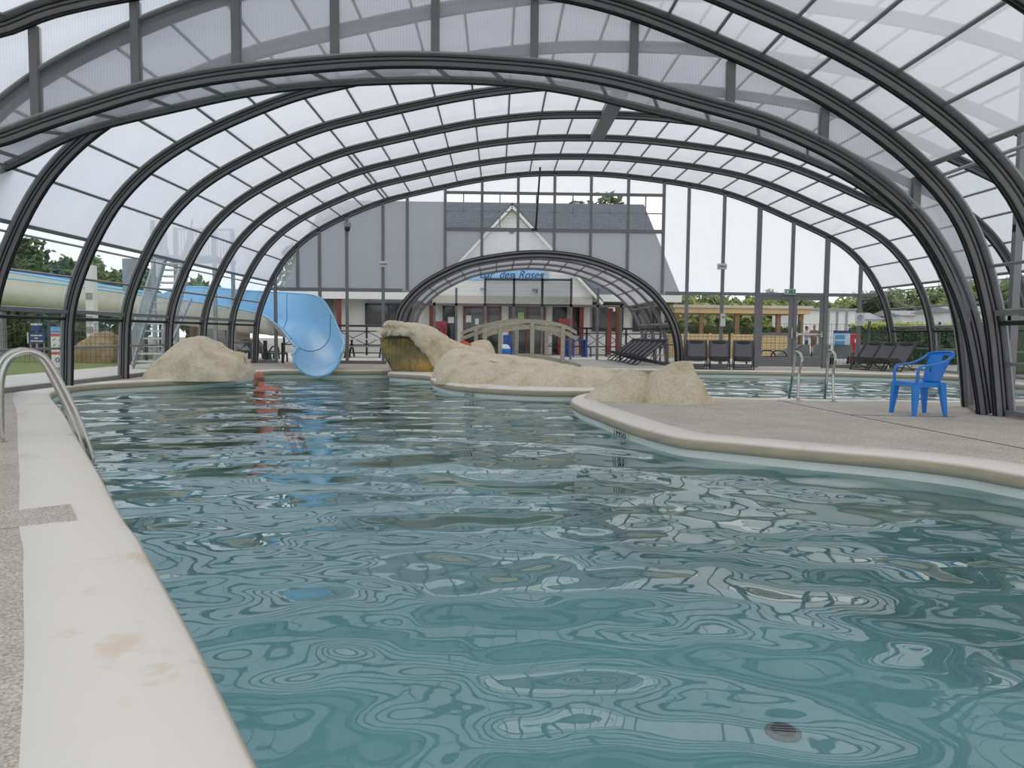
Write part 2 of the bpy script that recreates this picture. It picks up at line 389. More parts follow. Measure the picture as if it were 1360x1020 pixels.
# ---------------------------------------------------------------- pool enclosure
YG = 24.0
gable_px = [(342,482),(343,455),(344,429),(353,398),(374,355),(399,327),(425,308),(460,290),(507,271),(542,262),(591,251),(638,241.5),(686,235.5),(719,233.5),(781,233.5),(831,237),(878,243),(911,248),(960,258),(1007,275),(1053,296),(1099,317),(1127,336),(1148,359),(1162,382),(1173,407),(1179,435),(1182,456),(1182,489)]
def prof_from(px, Y, foot=True):
    P = [at(x, y, Y) for x, y in px]; P = [Vector((p.x, p.z)) for p in P]
    if foot: P[0].y = 0.0; P[-1].y = 0.0
    return P
big = cr(prof_from(gable_px, YG), 6)
# smoothing pass keeps the traced arch fair
def fair(P, k=6):
    for _ in range(k):
        P = [P[0]] + [(P[i - 1] + P[i] * 2 + P[i + 1]) / 4 for i in range(1, len(P) - 1)] + [P[-1]]
    return P
big = fair(big, 10)
def resample(P, n):
    L_ = [0]
    for i in range(1, len(P)): L_.append(L_[-1] + (P[i] - P[i - 1]).length)
    out = []; j = 0
    for k in range(n + 1):
        s = L_[-1] * k / n
        while j < len(P) - 2 and L_[j + 1] < s: j += 1
        t = (s - L_[j]) / max(L_[j + 1] - L_[j], 1e-9); out.append(P[j].lerp(P[j + 1], min(t, 1)))
    return out
big = resample(big, 120)
YA, YA2, YB = 9.75, 10.75, 9.55
small_px = [(0,195),(47,176),(120,152),(180,133),(242,118),(320,105),(440,93),(517,89),(590,89.5),(680,95),(740,101),(815,114),(895,136),(970,157),(1020,172),(1095,206),(1140,234),(1180,265),(1215,300),(1245,345),(1268,395),(1282,440),(1293,500),(1300,551)]
sp_ = prof_from(small_px, YA, False); sp_[-1].y = 0
small = resample(fair(cr([Vector((-8.45, 0)), Vector((-8.42, .8)), Vector((-8.25, 1.6)), Vector((-7.85, 2.45)), Vector((-7.3, 3.03))] + sp_, 6), 8), 110)
bigB_px = [(0,50),(47,29),(100,14),(175,-1),(260,-14),(350,-22),(452,-26),(550,-23),(650,-13),(745,0),(840,24),(970,78),(1020,101),(1095,139),(1170,190),(1222,236),(1263,285),(1288,340),(1304,400),(1313,450),(1322,552)]
sb = prof_from(bigB_px, YB, False); sb[-1].y = 0
sb = [Vector((-9.1, 0)), Vector((-9.08, .9)), Vector((-8.9, 1.9)), Vector((-8.5, 2.9)), Vector((-7.9, 3.75)), Vector((-7.2, 4.35))] + sb
near = resample(fair(cr(sb, 6), 8), 120)
def normals(P):
    out = []
    for i in range(len(P)):
        t = (P[min(i + 1, len(P) - 1)] - P[max(i - 1, 0)]).normalized(); out.append(Vector((-t.y, t.x)))
    return out
def sweep(P, sec, y, i0=0, i1=None):
    """sweep a (radial, along-Y) section along an XZ profile"""
    i1 = len(P) - 1 if i1 is None else i1; N = normals(P); mb = MB()
    mb.loft([[Vector((P[i].x + N[i].x * r, y + a, P[i].y + N[i].y * r)) for r, a in sec] for i in range(i0, i1 + 1)])
    return mb
def outward(P): return P
RB = lambda w, h, r0=0.0: [(r0, -w), (r0, w), (r0 + h, w), (r0 + h, -w)]
NARCH = [0]
def rib(P, y, label, w=.07, h=.145, bolts=True):
    NARCH[0] += 1
    o = sweep(P, [(.03, -w), (0, -w * .75), (0, w * .75), (.03, w), (h, w), (h, -w)], y).build('trim_%d' % (NARCH[0] + 2), frame_m, None, True)
    tag(o, label, 'arch frame', 'arch frames of the enclosure', 'structure')
    for a in (-.45, .2):
        sweep(P, [(-.012, w * a), (-.012, w * (a + .28)), (.02, w * (a + .28)), (.02, w * a)], y).build('gasket', frame_dark, o)
    for rr in (.045, .095):
        if rr > h - .04: continue
        sweep(P, [(rr, -w - .006), (rr, -w + .01), (rr + .018, -w + .01), (rr + .018, -w - .006)], y).build('gasket', frame_dark, o)
    for sg in (-1, 1):      # flat flange that carries the sheet
        lo, hi = sorted((sg * w, sg * (w + .09)))
        sweep(P, [(h - .035, lo), (h - .035, hi), (h - .012, hi), (h - .012, lo)], y).build('flange', frame_light, o)
    return o
def arclen(P):
    s = [0]
    for i in range(1, len(P)): s.append(s[-1] + (P[i] - P[i - 1]).length)
    return s
def idx_at(P, s0):
    s = arclen(P)
    for i in range(len(P) - 1):
        if s[i + 1] >= s0:
            t = (s0 - s[i]) / (s[i + 1] - s[i]); q = P[i].lerp(P[i + 1], t); tt = (P[i + 1] - P[i]).normalized()
            return q, Vector((-tt.y, tt.x)), tt
    tt = (P[-1] - P[-2]).normalized(); return P[-1], Vector((-tt.y, tt.x)), tt
def s_of_z(P, z, right):
    s = arclen(P); rng = range(len(P) - 1)
    rng = reversed(list(rng)) if right else rng
    for i in rng:
        a, b = P[i].y, P[i + 1].y
        if min(a, b) <= z <= max(a, b) and a != b: return s[i] + (s[i + 1] - s[i]) * (z - a) / (b - a)
def sub(P, s0, s1, n):
    return [idx_at(P, s0 + (s1 - s0) * k / n)[0] for k in range(n + 1)]
NB = [0]; NWIN = [0]
def bay(P, y0, y1, r, zt, n, label, left=True, right=True, special=()):
    """one bay: milky roof sheet, glazing bars, clear lower lights on both sides"""
    NB[0] += 1
    sL, sR = s_of_z(P, zt, False), s_of_z(P, zt, True)
    Q = sub(P, sL, sR, 60); N = normals(Q)
    mb = MB(); mb.loft([[Vector((Q[i].x + N[i].x * r, y, Q[i].y + N[i].y * r)) for y in (y0, y1)] for i in range(len(Q))], False, False)
    o = mb.build('ceiling' if NB[0] == 1 else 'ceiling_%d' % NB[0], roof_pc, None, 'all', fix=False); tag(o, label, 'roof', 'polycarbonate roof bays', 'structure')
    def barat(s, w, h, nm='glazing_bar', rr=-.03, m=frame_m):
        q, nn, tt = idx_at(P, s)
        c = [(tt * a + nn * b) for a, b in ((-w/2, r + rr), (w/2, r + rr), (w/2, r + rr + h), (-w/2, r + rr + h))]
        MB().prism([(q.x + k.x, y0, q.y + k.y) for k in c], (0, y1 - y0, 0)).build(nm, m, o)
    for k in range(n + 1):
        w_ = .035
        if k in special:
            for dd in special[k]: barat(sL + (sR - sL) * k / n + dd[0], dd[1], .06)
        else: barat(sL + (sR - sL) * k / n, w_ if 0 < k < n else .06, .045)
    stot = arclen(P)[-1]
    for side, on in ((False, left), (True, right)):
        if not on: continue
        NWIN[0] += 1
        s0, s1 = (0, sL) if not side else (sR, stot)
        Q2 = sub(P, s0, s1, 14); N2 = normals(Q2)
        g = MB().loft([[Vector((Q2[i].x + N2[i].x * r, y, Q2[i].y + N2[i].y * r)) for y in (y0, y1)] for i in range(len(Q2))], False, False).build('window_%d' % NWIN[0], glass_m, None, 'all', fix=False)
        tag(g, 'clear lower glazing of ' + ('right' if side else 'left') + ' wall, ' + label.split(',')[-1].strip(), 'window', 'clear lower lights of the side walls', 'structure')
        for z, w, h, m in ((zt - .13, .03, .03, frame_light), (1.86, .035, .04, frame_m), (1.30, .07, .08, frame_m), (1.17, .05, .06, frame_dark), (.66, .04, .04, frame_m), (.04, .07, .08, frame_m)):
            s = s_of_z(P, z, side); q, nn, tt = idx_at(P, s)
            c = [(tt * a + nn * b) for a, b in ((-w/2, r - h), (w/2, r - h), (w/2, r + .01), (-w/2, r + .01))]
            MB().prism([(q.x + k.x, y0, q.y + k.y) for k in c], (0, y1 - y0, 0)).build('rail', m, g)
    return o
FY = [24.0, 21.75, 19.7, 17.66, 15.6, 13.56, 11.5, 9.76]
nth = ['at the far gable wall', 'second from the far gable wall', 'third from the far gable wall', 'fourth from the far gable wall', 'fifth from the far gable wall', 'sixth from the far gable wall', 'seventh from the far gable wall, next to the low module', 'last, behind the fluted infill']
for k, y in enumerate(FY): rib(big, y, 'dark grey arch of the tall pool hall, ' + nth[k])
big_s = arclen(big)
for k in range(len(FY) - 1):
    sp = {}
    if k <= 2: sp[6] = [(-.06, .04), (.06, .04)]
    bay(big, FY[k + 1] + .09, FY[k] - .09, .15, 2.5, 28, 'milky roof sheets of the tall hall, bay %s the far gable' % ['next to', 'second from', 'third from', 'fourth from', 'fifth from', 'sixth from', 'seventh from'][k], special=sp)
# ridge box beam across two bays
MBx = MB(); q = big[60]
q = max(big, key=lambda p: p.y); MBx.box((q.x - .17, 15.7, q.y - .02), (q.x + .17, 19.6, q.y + .13)); o = MBx.build('ridge_beam', frame_m, None, False, .01); tag(o, 'thick dark ridge beam at the crown of the tall hall roof', 'beam', kind='structure')
# low module (portal) between tall hall and near hall
small2_px = [(0,232),(66,198),(122,174),(242,146),(340,125),(440,115),(520,111),(600,110),(680,114),(760,125),(830,142),(905,160),(980,180),(1040,202),(1095,225),(1130,242),(1192,285),(1225,322),(1250,367),(1265,412),(1274,460),(1280,541)]
s2 = prof_from(small2_px, YA2, False); s2[-1].y = 0
small2 = resample(fair(cr([Vector((-8.75, 0)), Vector((-8.72, .8)), Vector((-8.55, 1.6)), Vector((-8.1, 2.5)), Vector((-7.6, 3.0))] + s2, 6), 8), 110)
rib(small2, YA2, 'dark arch of the low module, on the far side', .05, .075)
rib(small, YA, 'heavy dark arch of the low module, below the fluted infill', .075, .15)
def strip(P, Q, y0, y1, r, zt, n, label):
    NB[0] += 1; NP, NQ = normals(P), normals(Q); m = len(P) - 1
    off = lambda S, N, i, y, rr: Vector((S[i].x + N[i].x * rr, y, S[i].y + N[i].y * rr))
    hi = [i for i in range(m + 1) if P[i].y >= zt]; i0, i1 = hi[0], hi[-1]
    o = MB().loft([[off(P, NP, i, y0, r), off(Q, NQ, i, y1, r)] for i in range(i0, i1 + 1)], False, False).build('ceiling_%d' % NB[0], roof_pc, None, 'all', fix=False); tag(o, label, 'roof', 'polycarbonate roof bays', 'structure')
    for k in range(n + 1):
        i = round(i0 + (i1 - i0) * k / n); MB().bar(off(P, NP, i, y0, r - .015), off(Q, NQ, i, y1, r - .015), .035, .045).build('glazing_bar', frame_m, o)
    for a, b, s in ((0, i0, 'left'), (i1, m, 'right')):
        NWIN[0] += 1; g = MB().loft([[off(P, NP, i, y0, r), off(Q, NQ, i, y1, r)] for i in range(a, b + 1)], False, False).build('window_%d' % NWIN[0], glass_m, None, 'all', fix=False)
        tag(g, 'clear lower glazing of %s wall, low module' % s, 'window', 'clear lower lights of the side walls', 'structure')
        for z, h in ((2.9, .05), (2.2, .03), (1.25, .03), (.04, .09)):
            i = min(range(a, b + 1), key=lambda j: abs(P[j].y - z)); MB().bar(off(P, NP, i, y0, r - .02), off(Q, NQ, i, y1, r - .02), .05, h).build('rail', frame_m, g)
strip(small, small2, YA + .1, YA2 - .06, .06, 3.05, 17, 'narrow milky roof strip, low module')
# near hall, the camera stands in it
NY = [YB, 8.45, 6.35, 4.2, 2.05, -.1, -2.3]
for k, y in enumerate(NY): rib(near, y, 'dark arch of the near hall, ' + ['above the fluted infill', 'second from the fluted infill', 'third from the fluted infill', 'fourth from the fluted infill', 'fifth from the fluted infill', 'sixth from the fluted infill', 'last behind the camera'][k], .08, .17)
for k in range(len(NY) - 1):
    bay(near, NY[k + 1] + .09, NY[k] - .09, .15, 3.05, 24, 'milky roof sheets of the near hall, bay %s the fluted infill' % ['next to', 'second from', 'third from', 'fourth from', 'fifth from', 'sixth from'][k])
# bolts on the near arch flanges
for P, y, s0 in ((near, NY[1], 4.6), (near, NY[0], 3.9)):
    tot = arclen(P)[-1]
    for grp in (0, 2.0):
        for d in (0, .12, .32, .43):
            q, nn, tt = idx_at(P, tot - s0 - grp - d)
            par = [o for o in bpy.data.objects if o.name.startswith('trim_') and o.get('label', '').startswith('dark arch of the near hall, ' + ('above' if y == NY[0] else 'second'))][0]
            c = Vector((q.x + nn.x * .155, y - .14, q.y + nn.y * .155))
            MB().ball(c, .012, seg=8, rings=5).build('bolt', bolt_m, par, 'all')
# fluted infill between the low arch and the near hall arch
def prof_z(P, x):
    best = None
    for i in range(len(P) - 1):
        a, b = P[i], P[i + 1]
        if min(a.x, b.x) <= x <= max(a.x, b.x) and a.x != b.x:
            z = a.y + (b.y - a.y) * (x - a.x) / (b.x - a.x); best = z if best is None else max(best, z)
    return best
infill = thing('wall_infill', 'fluted milky infill wall above the low arch', 'wall', (0, 0, 0), kind='structure')
YI = 9.65
post_px = [48, 182, 315, 445, 578, 709, 841, 970, 1096, 1222]
post_x = [at(p, 100, YI).x for p in post_px]
xs = [-8.2, -7.6] + post_x + [6.12]
for i in range(len(xs) - 1):
    a, b = xs[i], xs[i + 1]; top = []; bot = []
    for k in range(7):
        x = a + (b - a) * k / 6; zt = prof_z(near, x) or 0; zb = (prof_z(small, x) or 0) + .1
        top.append(Vector((x, YI, max(zt + .08, zb + .01)))); bot.append(Vector((x, YI, zb)))
    MB().loft([[p, q] for p, q in zip(bot, top)], False, False).build('fluted_sheet', wall_pc, infill, False, fix=False)
for x in post_x:
    zt, zb = prof_z(near, x) + .02, prof_z(small, x) + .125
    if zt > zb: MB().box((x - .05, YI - .06, zb), (x + .05, YI + .05, zt)).build('mullion', frame_m, infill)
# near end wall of the tall hall, right of the low module
nw = thing('wall_near_right', 'clear end wall of the tall hall to the right of the low module', 'wall', kind='structure')
for x in (6.85, 8.4, 10.2, 11.8):
    zt = prof_z(big, x)
    MB().box((x - .05, 9.86, 0), (x + .05, 9.94, (zt or .6))).build('mullion', frame_m, nw)
for z in (.05, 1.25, 2.45):
    MB().box((6.8, 9.87, z - .05), (12.2, 9.93, z + .05)).build('rail', frame_m, nw)
pan = [(6.85, .0), (12.35, .0)] + [(p.x, p.y) for p in reversed(big) if p.x > 6.85 and p.y > .05]
MB().add([(x, 9.90, z) for x, z in pan], [tuple(range(len(pan)))]).build('glass_sheet', gable_glass, nw, fix=False)
# ---------------------------------------------------------------- far gable wall
tun_px = [(520,482),(521,455),(524,425),(531,405),(548,385),(567,370),(590,357.5),(614,347),(640,340.5),(680,334.5),(716,332.5),(750,335),(784,341),(830,358),(866,382),(890,411),(902,440),(906,465),(906,485)]
tun = prof_from(tun_px, YG); tun = resample(fair(cr(tun, 6), 5), 90)     # outer edge
wf = thing('wall_far', 'glazed far gable wall of the pool hall', 'wall', kind='structure')
ZT = at(760, 388, YG).z
X = lambda px, py=388: at(px, py, YG).x
def gable_panel(xa, xb, z0, z1, name, m, y=YG):
    """sheet between two posts, cut by the gable arch above and the tunnel arch below"""
    bot = []; top = []
    for k in range(9):
        x = xa + (xb - xa) * k / 8
        zt = min(z1, (prof_z(big, x) or 0) + .05); zb = z0
        if tun[0].x < x < tun[-1].x: zb = max(z0, prof_z(tun, x) - .03)
        if zt <= zb: zt = zb + .002
        bot.append(Vector((x, y, zb))); top.append(Vector((x, y, zt)))
    if max((t - b).z for t, b in zip(top, bot)) < .03: return
    MB().loft([[p, q] for p, q in zip(bot, top)], False, False).build(name, m, wf, fix=False)
def gz(px, py): return at(px, py, YG).z
upper = [345, 366, 396, 425, 461, 509, 541, 591, 639.5, 687, 735, 783, 832, 879, 911.5, 959, 1006, 1051, 1097, 1142, 1178]
ZB0, ZB1, ZBM = gz(735, 257.5), gz(735, 306), gz(735, 282)
for i in range(len(upper) - 1):
    xa, xb = X(upper[i]), X(upper[i + 1])
    if 591 <= upper[i] < 879:
        gable_panel(xa, xb, ZT, ZB1, 'milky_sheet', gable_pc); gable_panel(xa, xb, ZB1, ZB0, 'glass_sheet', gable_glass); gable_panel(xa, xb, ZB0, 9, 'milky_sheet', gable_pc)
    else: gable_panel(xa, xb, ZT, 9, 'milky_sheet', gable_pc)
lower = [345, 366, 425, 461, 509, 541, 591, 639.5, 687, 735, 783, 832, 879, 911.5, 959, 1006]
for i in range(len(lower) - 1):
    if lower[i] == 366: continue         # slide passes through this opening
    gable_panel(X(lower[i]), X(lower[i + 1]), 0, ZT, 'glass_sheet', gable_glass)
gable_panel(X(366), X(425), at(400, 396, YG).z + .25, ZT, 'glass_sheet', gable_glass)
gable_panel(X(1097), X(1142), 0, ZT, 'glass_sheet', gable_glass); gable_panel(X(1142), X(1182), 0, ZT, 'glass_sheet', gable_glass)
def gpost(px, zb, zt, w=.085, name='mullion', py=388):
    x = X(px, py); zb = zb
    if tun[0].x < x < tun[-1].x: zb = max(zb, prof_z(tun, x) - .03)
    zt = min(zt, (prof_z(big, x) or 0) + .08)
    if zt > zb: MB().box((x - w / 2, YG - .07, zb), (x + w / 2, YG + .05, zt)).build(name, frame_m, wf)
for p in (396, 541, 591, 879): gpost(p, ZT, 9)
for p in (366, 461, 509, 912, 959, 1142): gpost(p, 0, 9)
gpost(425, at(425, 420, YG).z, 9)
for p in (1006, 1097): gpost(p, 0, 9, .13)
gpost(1051, ZT, 9)
for p in (639.5, 687, 735, 783, 832): gpost(p, ZT, 9)
def gbar(pa, pb, z, h=.08, d=.05, m=frame_m, name='transom', y=YG):
    xa, xb = X(pa), X(pb); segs = []
    n = 60; run = None
    for k in range(n + 1):
        x = xa + (xb - xa) * k / n
        inside = tun[0].x < x < tun[-1].x and prof_z(tun, x) > z
        if not inside:
            if run is None: run = [x, x]
            run[1] = x
        if (inside or k == n) and run:
            if run[1] - run[0] > .05: segs.append(run)
            run = None
    for a, b in segs: MB().box((a, y - d, z - h / 2), (b, y + d, z + h / 2)).build(name, m, wf)
gbar(358, 1163, ZT, .10); gbar(591, 879, ZB0, .08); gbar(591, 879, ZB1, .11); gbar(343, 366, .05, .1); gbar(425, 1006, .05, .1); gbar(1097, 1182, .05, .1)
gbar(591, 879, ZBM, .03, .02, frame_light, 'muntin')
for p in (615, 663, 711, 759, 807.5, 855): MB().box((X(p) - .018, YG - .02, ZB1), (X(p) + .018, YG + .02, ZB0)).build('muntin', frame_light, wf)
# double door
dr = thing('door_1', 'double glazed dark framed door in the far gable wall', 'door', kind='structure')
xl, xm, xr = X(1006), X(1052, 440), X(1097); zt = gz(1050, 392)
MB().box((xl, YG - .06, zt - .02), (xr, YG + .06, zt + .06)).build('lintel', frame_m, dr)
for a, b in ((xl + .06, xm - .015), (xm + .015, xr - .06)):
    for u0, u1, z0, z1 in ((a, a + .11, .03, zt - .03), (b - .11, b, .03, zt - .03), (a + .11, b - .11, .03, .33), (a + .11, b - .11, zt - .16, zt - .03), (a + .11, b - .11, 1.02, 1.12)):
        MB().box((u0, YG - .045, z0), (u1, YG + .03, z1)).build('leaf_frame', frame_m, dr)
    MB().add([(a + .1, YG, .3), (b - .1, YG, .3), (b - .1, YG, zt - .15), (a + .1, YG, zt - .15)], [(0, 1, 2, 3)]).build('glass_sheet', gable_glass, dr, fix=False)
MB().tube([(xm + .1, YG - .1, 1.06), (xr - .15, YG - .1, 1.06)], .035, 8).build('push_bar', steel_m, dr)
for x in (xm + .1, xr - .15): MB().box((x - .03, YG - .14, .98), (x + .03, YG - .04, 1.15)).build('push_bar_bracket', steel_m, dr)
MB().box((xm - .06, YG - .09, .95), (xm - .02, YG - .04, 1.25)).build('door_handle', steel_m, dr)
# ---------------------------------------------------------------- low tunnel beyond the gable
in_t = [p - n * .0 for p, n in zip(tun, normals(tun))]
tin = [tun[i] - normals(tun)[i] * .22 for i in range(len(tun))]
o = sweep(tin, [(0, -.15), (0, .15), (.22, .15), (.22, -.15)], YG).build('trim_30', frame_dark, None, True); tag(o, 'heavy black front arch of the small tunnel', 'arch frame', 'arches of the small tunnel', 'structure')
sweep(tin, [(.02, -.17), (.02, -.14), (.08, -.14), (.08, -.17)], YG).build('gasket', frame_m, o); sweep(tin, [(.15, -.17), (.15, -.14), (.19, -.14), (.19, -.17)], YG).build('gasket', frame_m, o)
TY = [24.0, 26.0, 28.0, 30.0]
for k, y in enumerate(TY[1:]):
    o = sweep(tin, [(.12, -.06), (.12, .06), (.23, .06), (.23, -.06)], y).build('trim_%d' % (31 + k), frame_m, None, True); tag(o, 'grey arch inside the small tunnel, ' + ['second', 'third', 'last'][k] + ' from its mouth', 'arch frame', 'arches of the small tunnel', 'structure')
    sweep(tin, [(.11, -.03), (.11, .03), (.13, .03), (.13, -.03)], y).build('gasket', frame_light, o)
for k in range(3):
    bay(tin, TY[k] + .1, TY[k + 1] - .06, .19, 2.0, 14, 'milky roof of the small tunnel, tunnel bay %d' % (k + 1))
te = thing('wall_tunnel_end', 'glazed end wall of the small tunnel', 'wall', kind='structure')
XT = lambda px, py=405: at(px, py, 30.0).x
ZL, ZU = at(700, 405.5, 30).z, at(700, 371, 30).z
for px, zt in ((577, 9), (606, 9), (644, 9), (682.5, 9), (720, 9), (758.5, 9), (794, 9), (825, 9)):
    x = XT(px); z = min(zt, prof_z(tin, x) or 0); MB().box((x - .045, 29.95, 0), (x + .045, 30.05, z)).build('mullion', frame_m, te)
MB().box((XT(560), 29.95, ZL - .05), (XT(840), 30.05, ZL + .05)).build('transom', frame_m, te); MB().box((XT(644), 29.95, ZU - .04), (XT(758.5), 30.05, ZU + .04)).build('transom', frame_m, te)
MB().add([(p.x, 30.0, p.y) for p in tin], [tuple(range(len(tin)))]).build('glass_sheet', gable_glass, te, fix=False)
tg = glass_mat('smoked_tunnel_glass', (.62, .64, .66, 1), 1.3)
MB().add([(XT(644), 29.93, ZL), (XT(758.5), 29.93, ZL), (XT(758.5), 29.93, ZU), (XT(644), 29.93, ZU)], [(0, 1, 2, 3)]).build('smoked_pane', tg, te, fix=False)
# ---------------------------------------------------------------- rocks
def rock_mat(name, ca, cb, cc):
    w = NT(name); v = w.coords(); p = w.n('ShaderNodeBsdfPrincipled'); p.inputs['Roughness'].default_value = .85
    f = w.noise(v, 2.2, 7, .62); c1 = w.ramp(f, [(.3, cc), (.5, cb), (.68, ca)])
    g = w.noise(v, 28, 4, .6); c2 = w.ramp(g, [(.3, (.80, .78, .74, 1)), (.6, (1, 1, 1, 1))])
    mx = w.n('ShaderNodeMix', data_type='RGBA', blend_type='MULTIPLY'); mx.inputs['Factor'].default_value = 1
    w.l(c1, mx.inputs['A']); w.l(c2, mx.inputs['B']); w.l(mx.outputs['Result'], p.inputs['Base Color'])
    b = w.n('ShaderNodeBump'); b.inputs['Strength'].default_value = .8; b.inputs['Distance'].default_value = .05
    w.l(w.noise(v, 9, 9, .70), b.inputs['Height']); w.l(b.outputs['Normal'], p.inputs['Normal'])
    w.l(p.outputs[0], w.out.inputs['Surface']); return w.m
rock_m = rock_mat('sand_coloured_artificial_rock', srgb(246, 234, 209), srgb(240, 225, 197), srgb(214, 195, 160))
stain_m = rock_mat('algae_and_rust_stained_rock', srgb(214, 178, 104), srgb(170, 154, 108), srgb(112, 116, 94))
def lobe(mb, sil, Y, depth, seed=0, amp=.07, bias=0.0, base=-.03, pw=.75):
    P = cr([at(x, y, Y) for x, y in sil], 6); n = len(P); m = 22; rings = []
    for i, p in enumerate(P):
        u = i / (n - 1); dd = depth * (.25 + .75 * math.sin(math.pi * min(max(u, .02), .98)) ** .5); h = max(p.z - base, .02); ring = []
        for k in range(m + 1):
            a = math.pi * k / m; s = math.sin(a)
            y = Y + bias * dd - math.cos(a) * dd / 2 * (1 + .12 * math.cos(2 * a)); z = base + h * (s ** pw if s > 0 else 0)
            v = Vector((p.x, y, z)); q = Vector((p.x * 1.3 + seed, y * 1.3, z * 1.3))
            d = noise.noise(q) * amp * 1.6 + noise.noise(q * 2.7) * amp + noise.noise(q * 6.1) * amp * .45 + abs(noise.noise(q * 1.9 + Vector((5, 1, 2)))) * -amp * .8
            if 0 < k < m: v += Vector((d * .5, -d if a < 1.6 else d, d * .6))
            ring.append(v)
        rings.append(ring)
    mb.loft(rings, False, False)
    mb.add(rings[0], [tuple(range(m + 1))]); mb.add(rings[-1], [tuple(range(m + 1))])
mb = MB()
lobe(mb, [(204,497),(208,489),(216,476),(228,464),(245,452),(262,447),(278,450),(292,459),(304,465.5),(318,466.5),(325,472),(328,484),(330,493)], 16.4, 1.9, 1, .06)
tag(mb.build('boulder', rock_m, None, 'all'), 'large sand coloured boulder on the deck left of the swimmer', 'rock')
mb = MB()
lobe(mb, [(776,529),(786,521),(796,513),(808,506),(822,495),(836,490.5),(848,492),(862,497),(874,505),(880,517)], 11.7, 1.0, 4, .04)
lobe(mb, [(853,535),(855,522),(858,508),(866,496),(880,490),(893,482.5),(905,480),(914,483),(921,494),(926,508),(934,520),(944,530),(948,534)], 11.35, 1.15, 9, .045)
tag(mb.build('boulder', rock_m, None, 'all'), 'two-humped sand coloured boulder on the tip of the deck between the two basins', 'rock')
mb = MB()
lobe(mb, [(579,506),(584,497),(592,488),(610,481),(635,477),(660,479),(682,487),(700,497),(716,508)], 15.9, 1.8, 2, .06)
lobe(mb, [(650,505),(680,493),(710,487.5),(745,484.5),(772,485),(793,486.5),(806,491),(826,494),(840,505)], 15.2, 1.9, 6, .05)
lobe(mb, [(578,486),(592,468),(615,463),(640,465),(665,469),(700,475.5),(735,480),(758,486),(778,493)], 17.2, 2.6, 11, .06)
tag(mb.build('rock_mound', rock_m, None, 'all'), 'long low sand coloured rock mound sloping across the island', 'rock')
# waterfall rock
wr = thing('waterfall_rock', 'tall overhanging rock with a dark spout slit and stained face', 'rock')
YW = 19.55
def slab(px_top, px_bot, y_front, y_back, seed, amp, m=14):
    T = cr([at(x, y, YW) for x, y in px_top], 9); B = cr([at(x, y, YW) for x, y in px_bot], 9); rings = []
    for t, b in zip(T, B):
        ring = []
        def pt(x, y, z):
            q = Vector((x * 1.4 + seed, y * 1.4, z * 1.4)); d = noise.noise(q) * amp * 1.5 + noise.noise(q * 2.9) * amp + noise.noise(q * 7) * amp * .6 - abs(noise.noise(q * 3.7 + Vector((3, 1, 7)))) * amp * 1.2
            return Vector((x + d * .3, y + d, z + d * .5))
        for k in range(m + 1):
            f = k / m; x = b.x + (t.x - b.x) * f; z = b.z + (t.z - b.z) * f; ring.append(pt(x, y_front + .12 * (2 * f - 1) ** 4, z))
        for k in range(1, m): f = k / m; ring.append(pt(t.x, y_front + .12 + (y_back - y_front) * f, t.z - .55 * (t.z - b.z) * f ** 2.2))
        for k in range(m + 1): f = 1 - k / m; ring.append(pt(b.x + (t.x - b.x) * f * .4, y_back, b.z + (t.z - b.z) * f * .42))
        rings.append(ring)
    return MB().loft(rings)
slab([(503,438),(509,436.5),(512.5,428.5),(521,427),(535,426.5),(550,428.5),(575,436),(600,450),(622,458),(645,465)],
     [(503,441),(508,445),(512.5,447),(521,448),(535,447.5),(547,449),(562,470),(585,490),(615,492),(645,488)], YW - .38, YW + 1.2, 3, .07).build('overhang', rock_m, wr, 'all')
slab([(506,449),(512,447),(522,447),(536,447),(550,449),(565,456),(580,464),(598,470),(612,474)],
     [(507,464),(513,482),(521,492),(536,495),(550,496),(565,497),(580,497),(598,496),(612,494)], YW - .12, YW + 1.0, 8, .05).build('stained_face', stain_m, wr, 'all')
P = [at(x, y, YW - .40) for x, y in ((511,448.5),(520,446.5),(532,445.8),(546,449.2),(532,449.8),(520,449.8))]
MB().prism(P, (0, .16, 0)).build('spout_slit', black_m, wr)
lobe_b = MB(); lobe(lobe_b, [(610,474),(618,460),(630,453.5),(645,451.5),(653,456),(658,470)], 20.6, .7, 5, .04)
tag(lobe_b.build('boulder', rock_m, None, 'all'), 'small pale boulder behind the waterfall rock beside the bridge', 'rock')
rnd = random.Random(4); mb = MB()
trk = glass_mat('thin_falling_water', (.93, .96, .96, 1), 1.33)
for k in range(16):
    px = rnd.uniform(515, 548); a = at(px, 449.5, YW - .44); b = at(px + rnd.uniform(-1, 1), rnd.uniform(478, 494), YW - .50); r = rnd.uniform(.004, .009)
    mb.tube([a, (a + b) / 2 + Vector((0, -.03, 0)), b], r, 5)
tag(mb.build('water_trickle', trk, None, 'all'), 'thin streams of water trickling from the rock spout', 'water', kind='stuff')
# ---------------------------------------------------------------- blue armchair
chair_m = mat('blue_moulded_plastic', srgb(40, 136, 226), .38, var=.03)
ch = thing('plastic_armchair', 'bright blue moulded plastic armchair on the deck by the glazed wall', 'chair', (5.52, 9.68, 0), R(92))
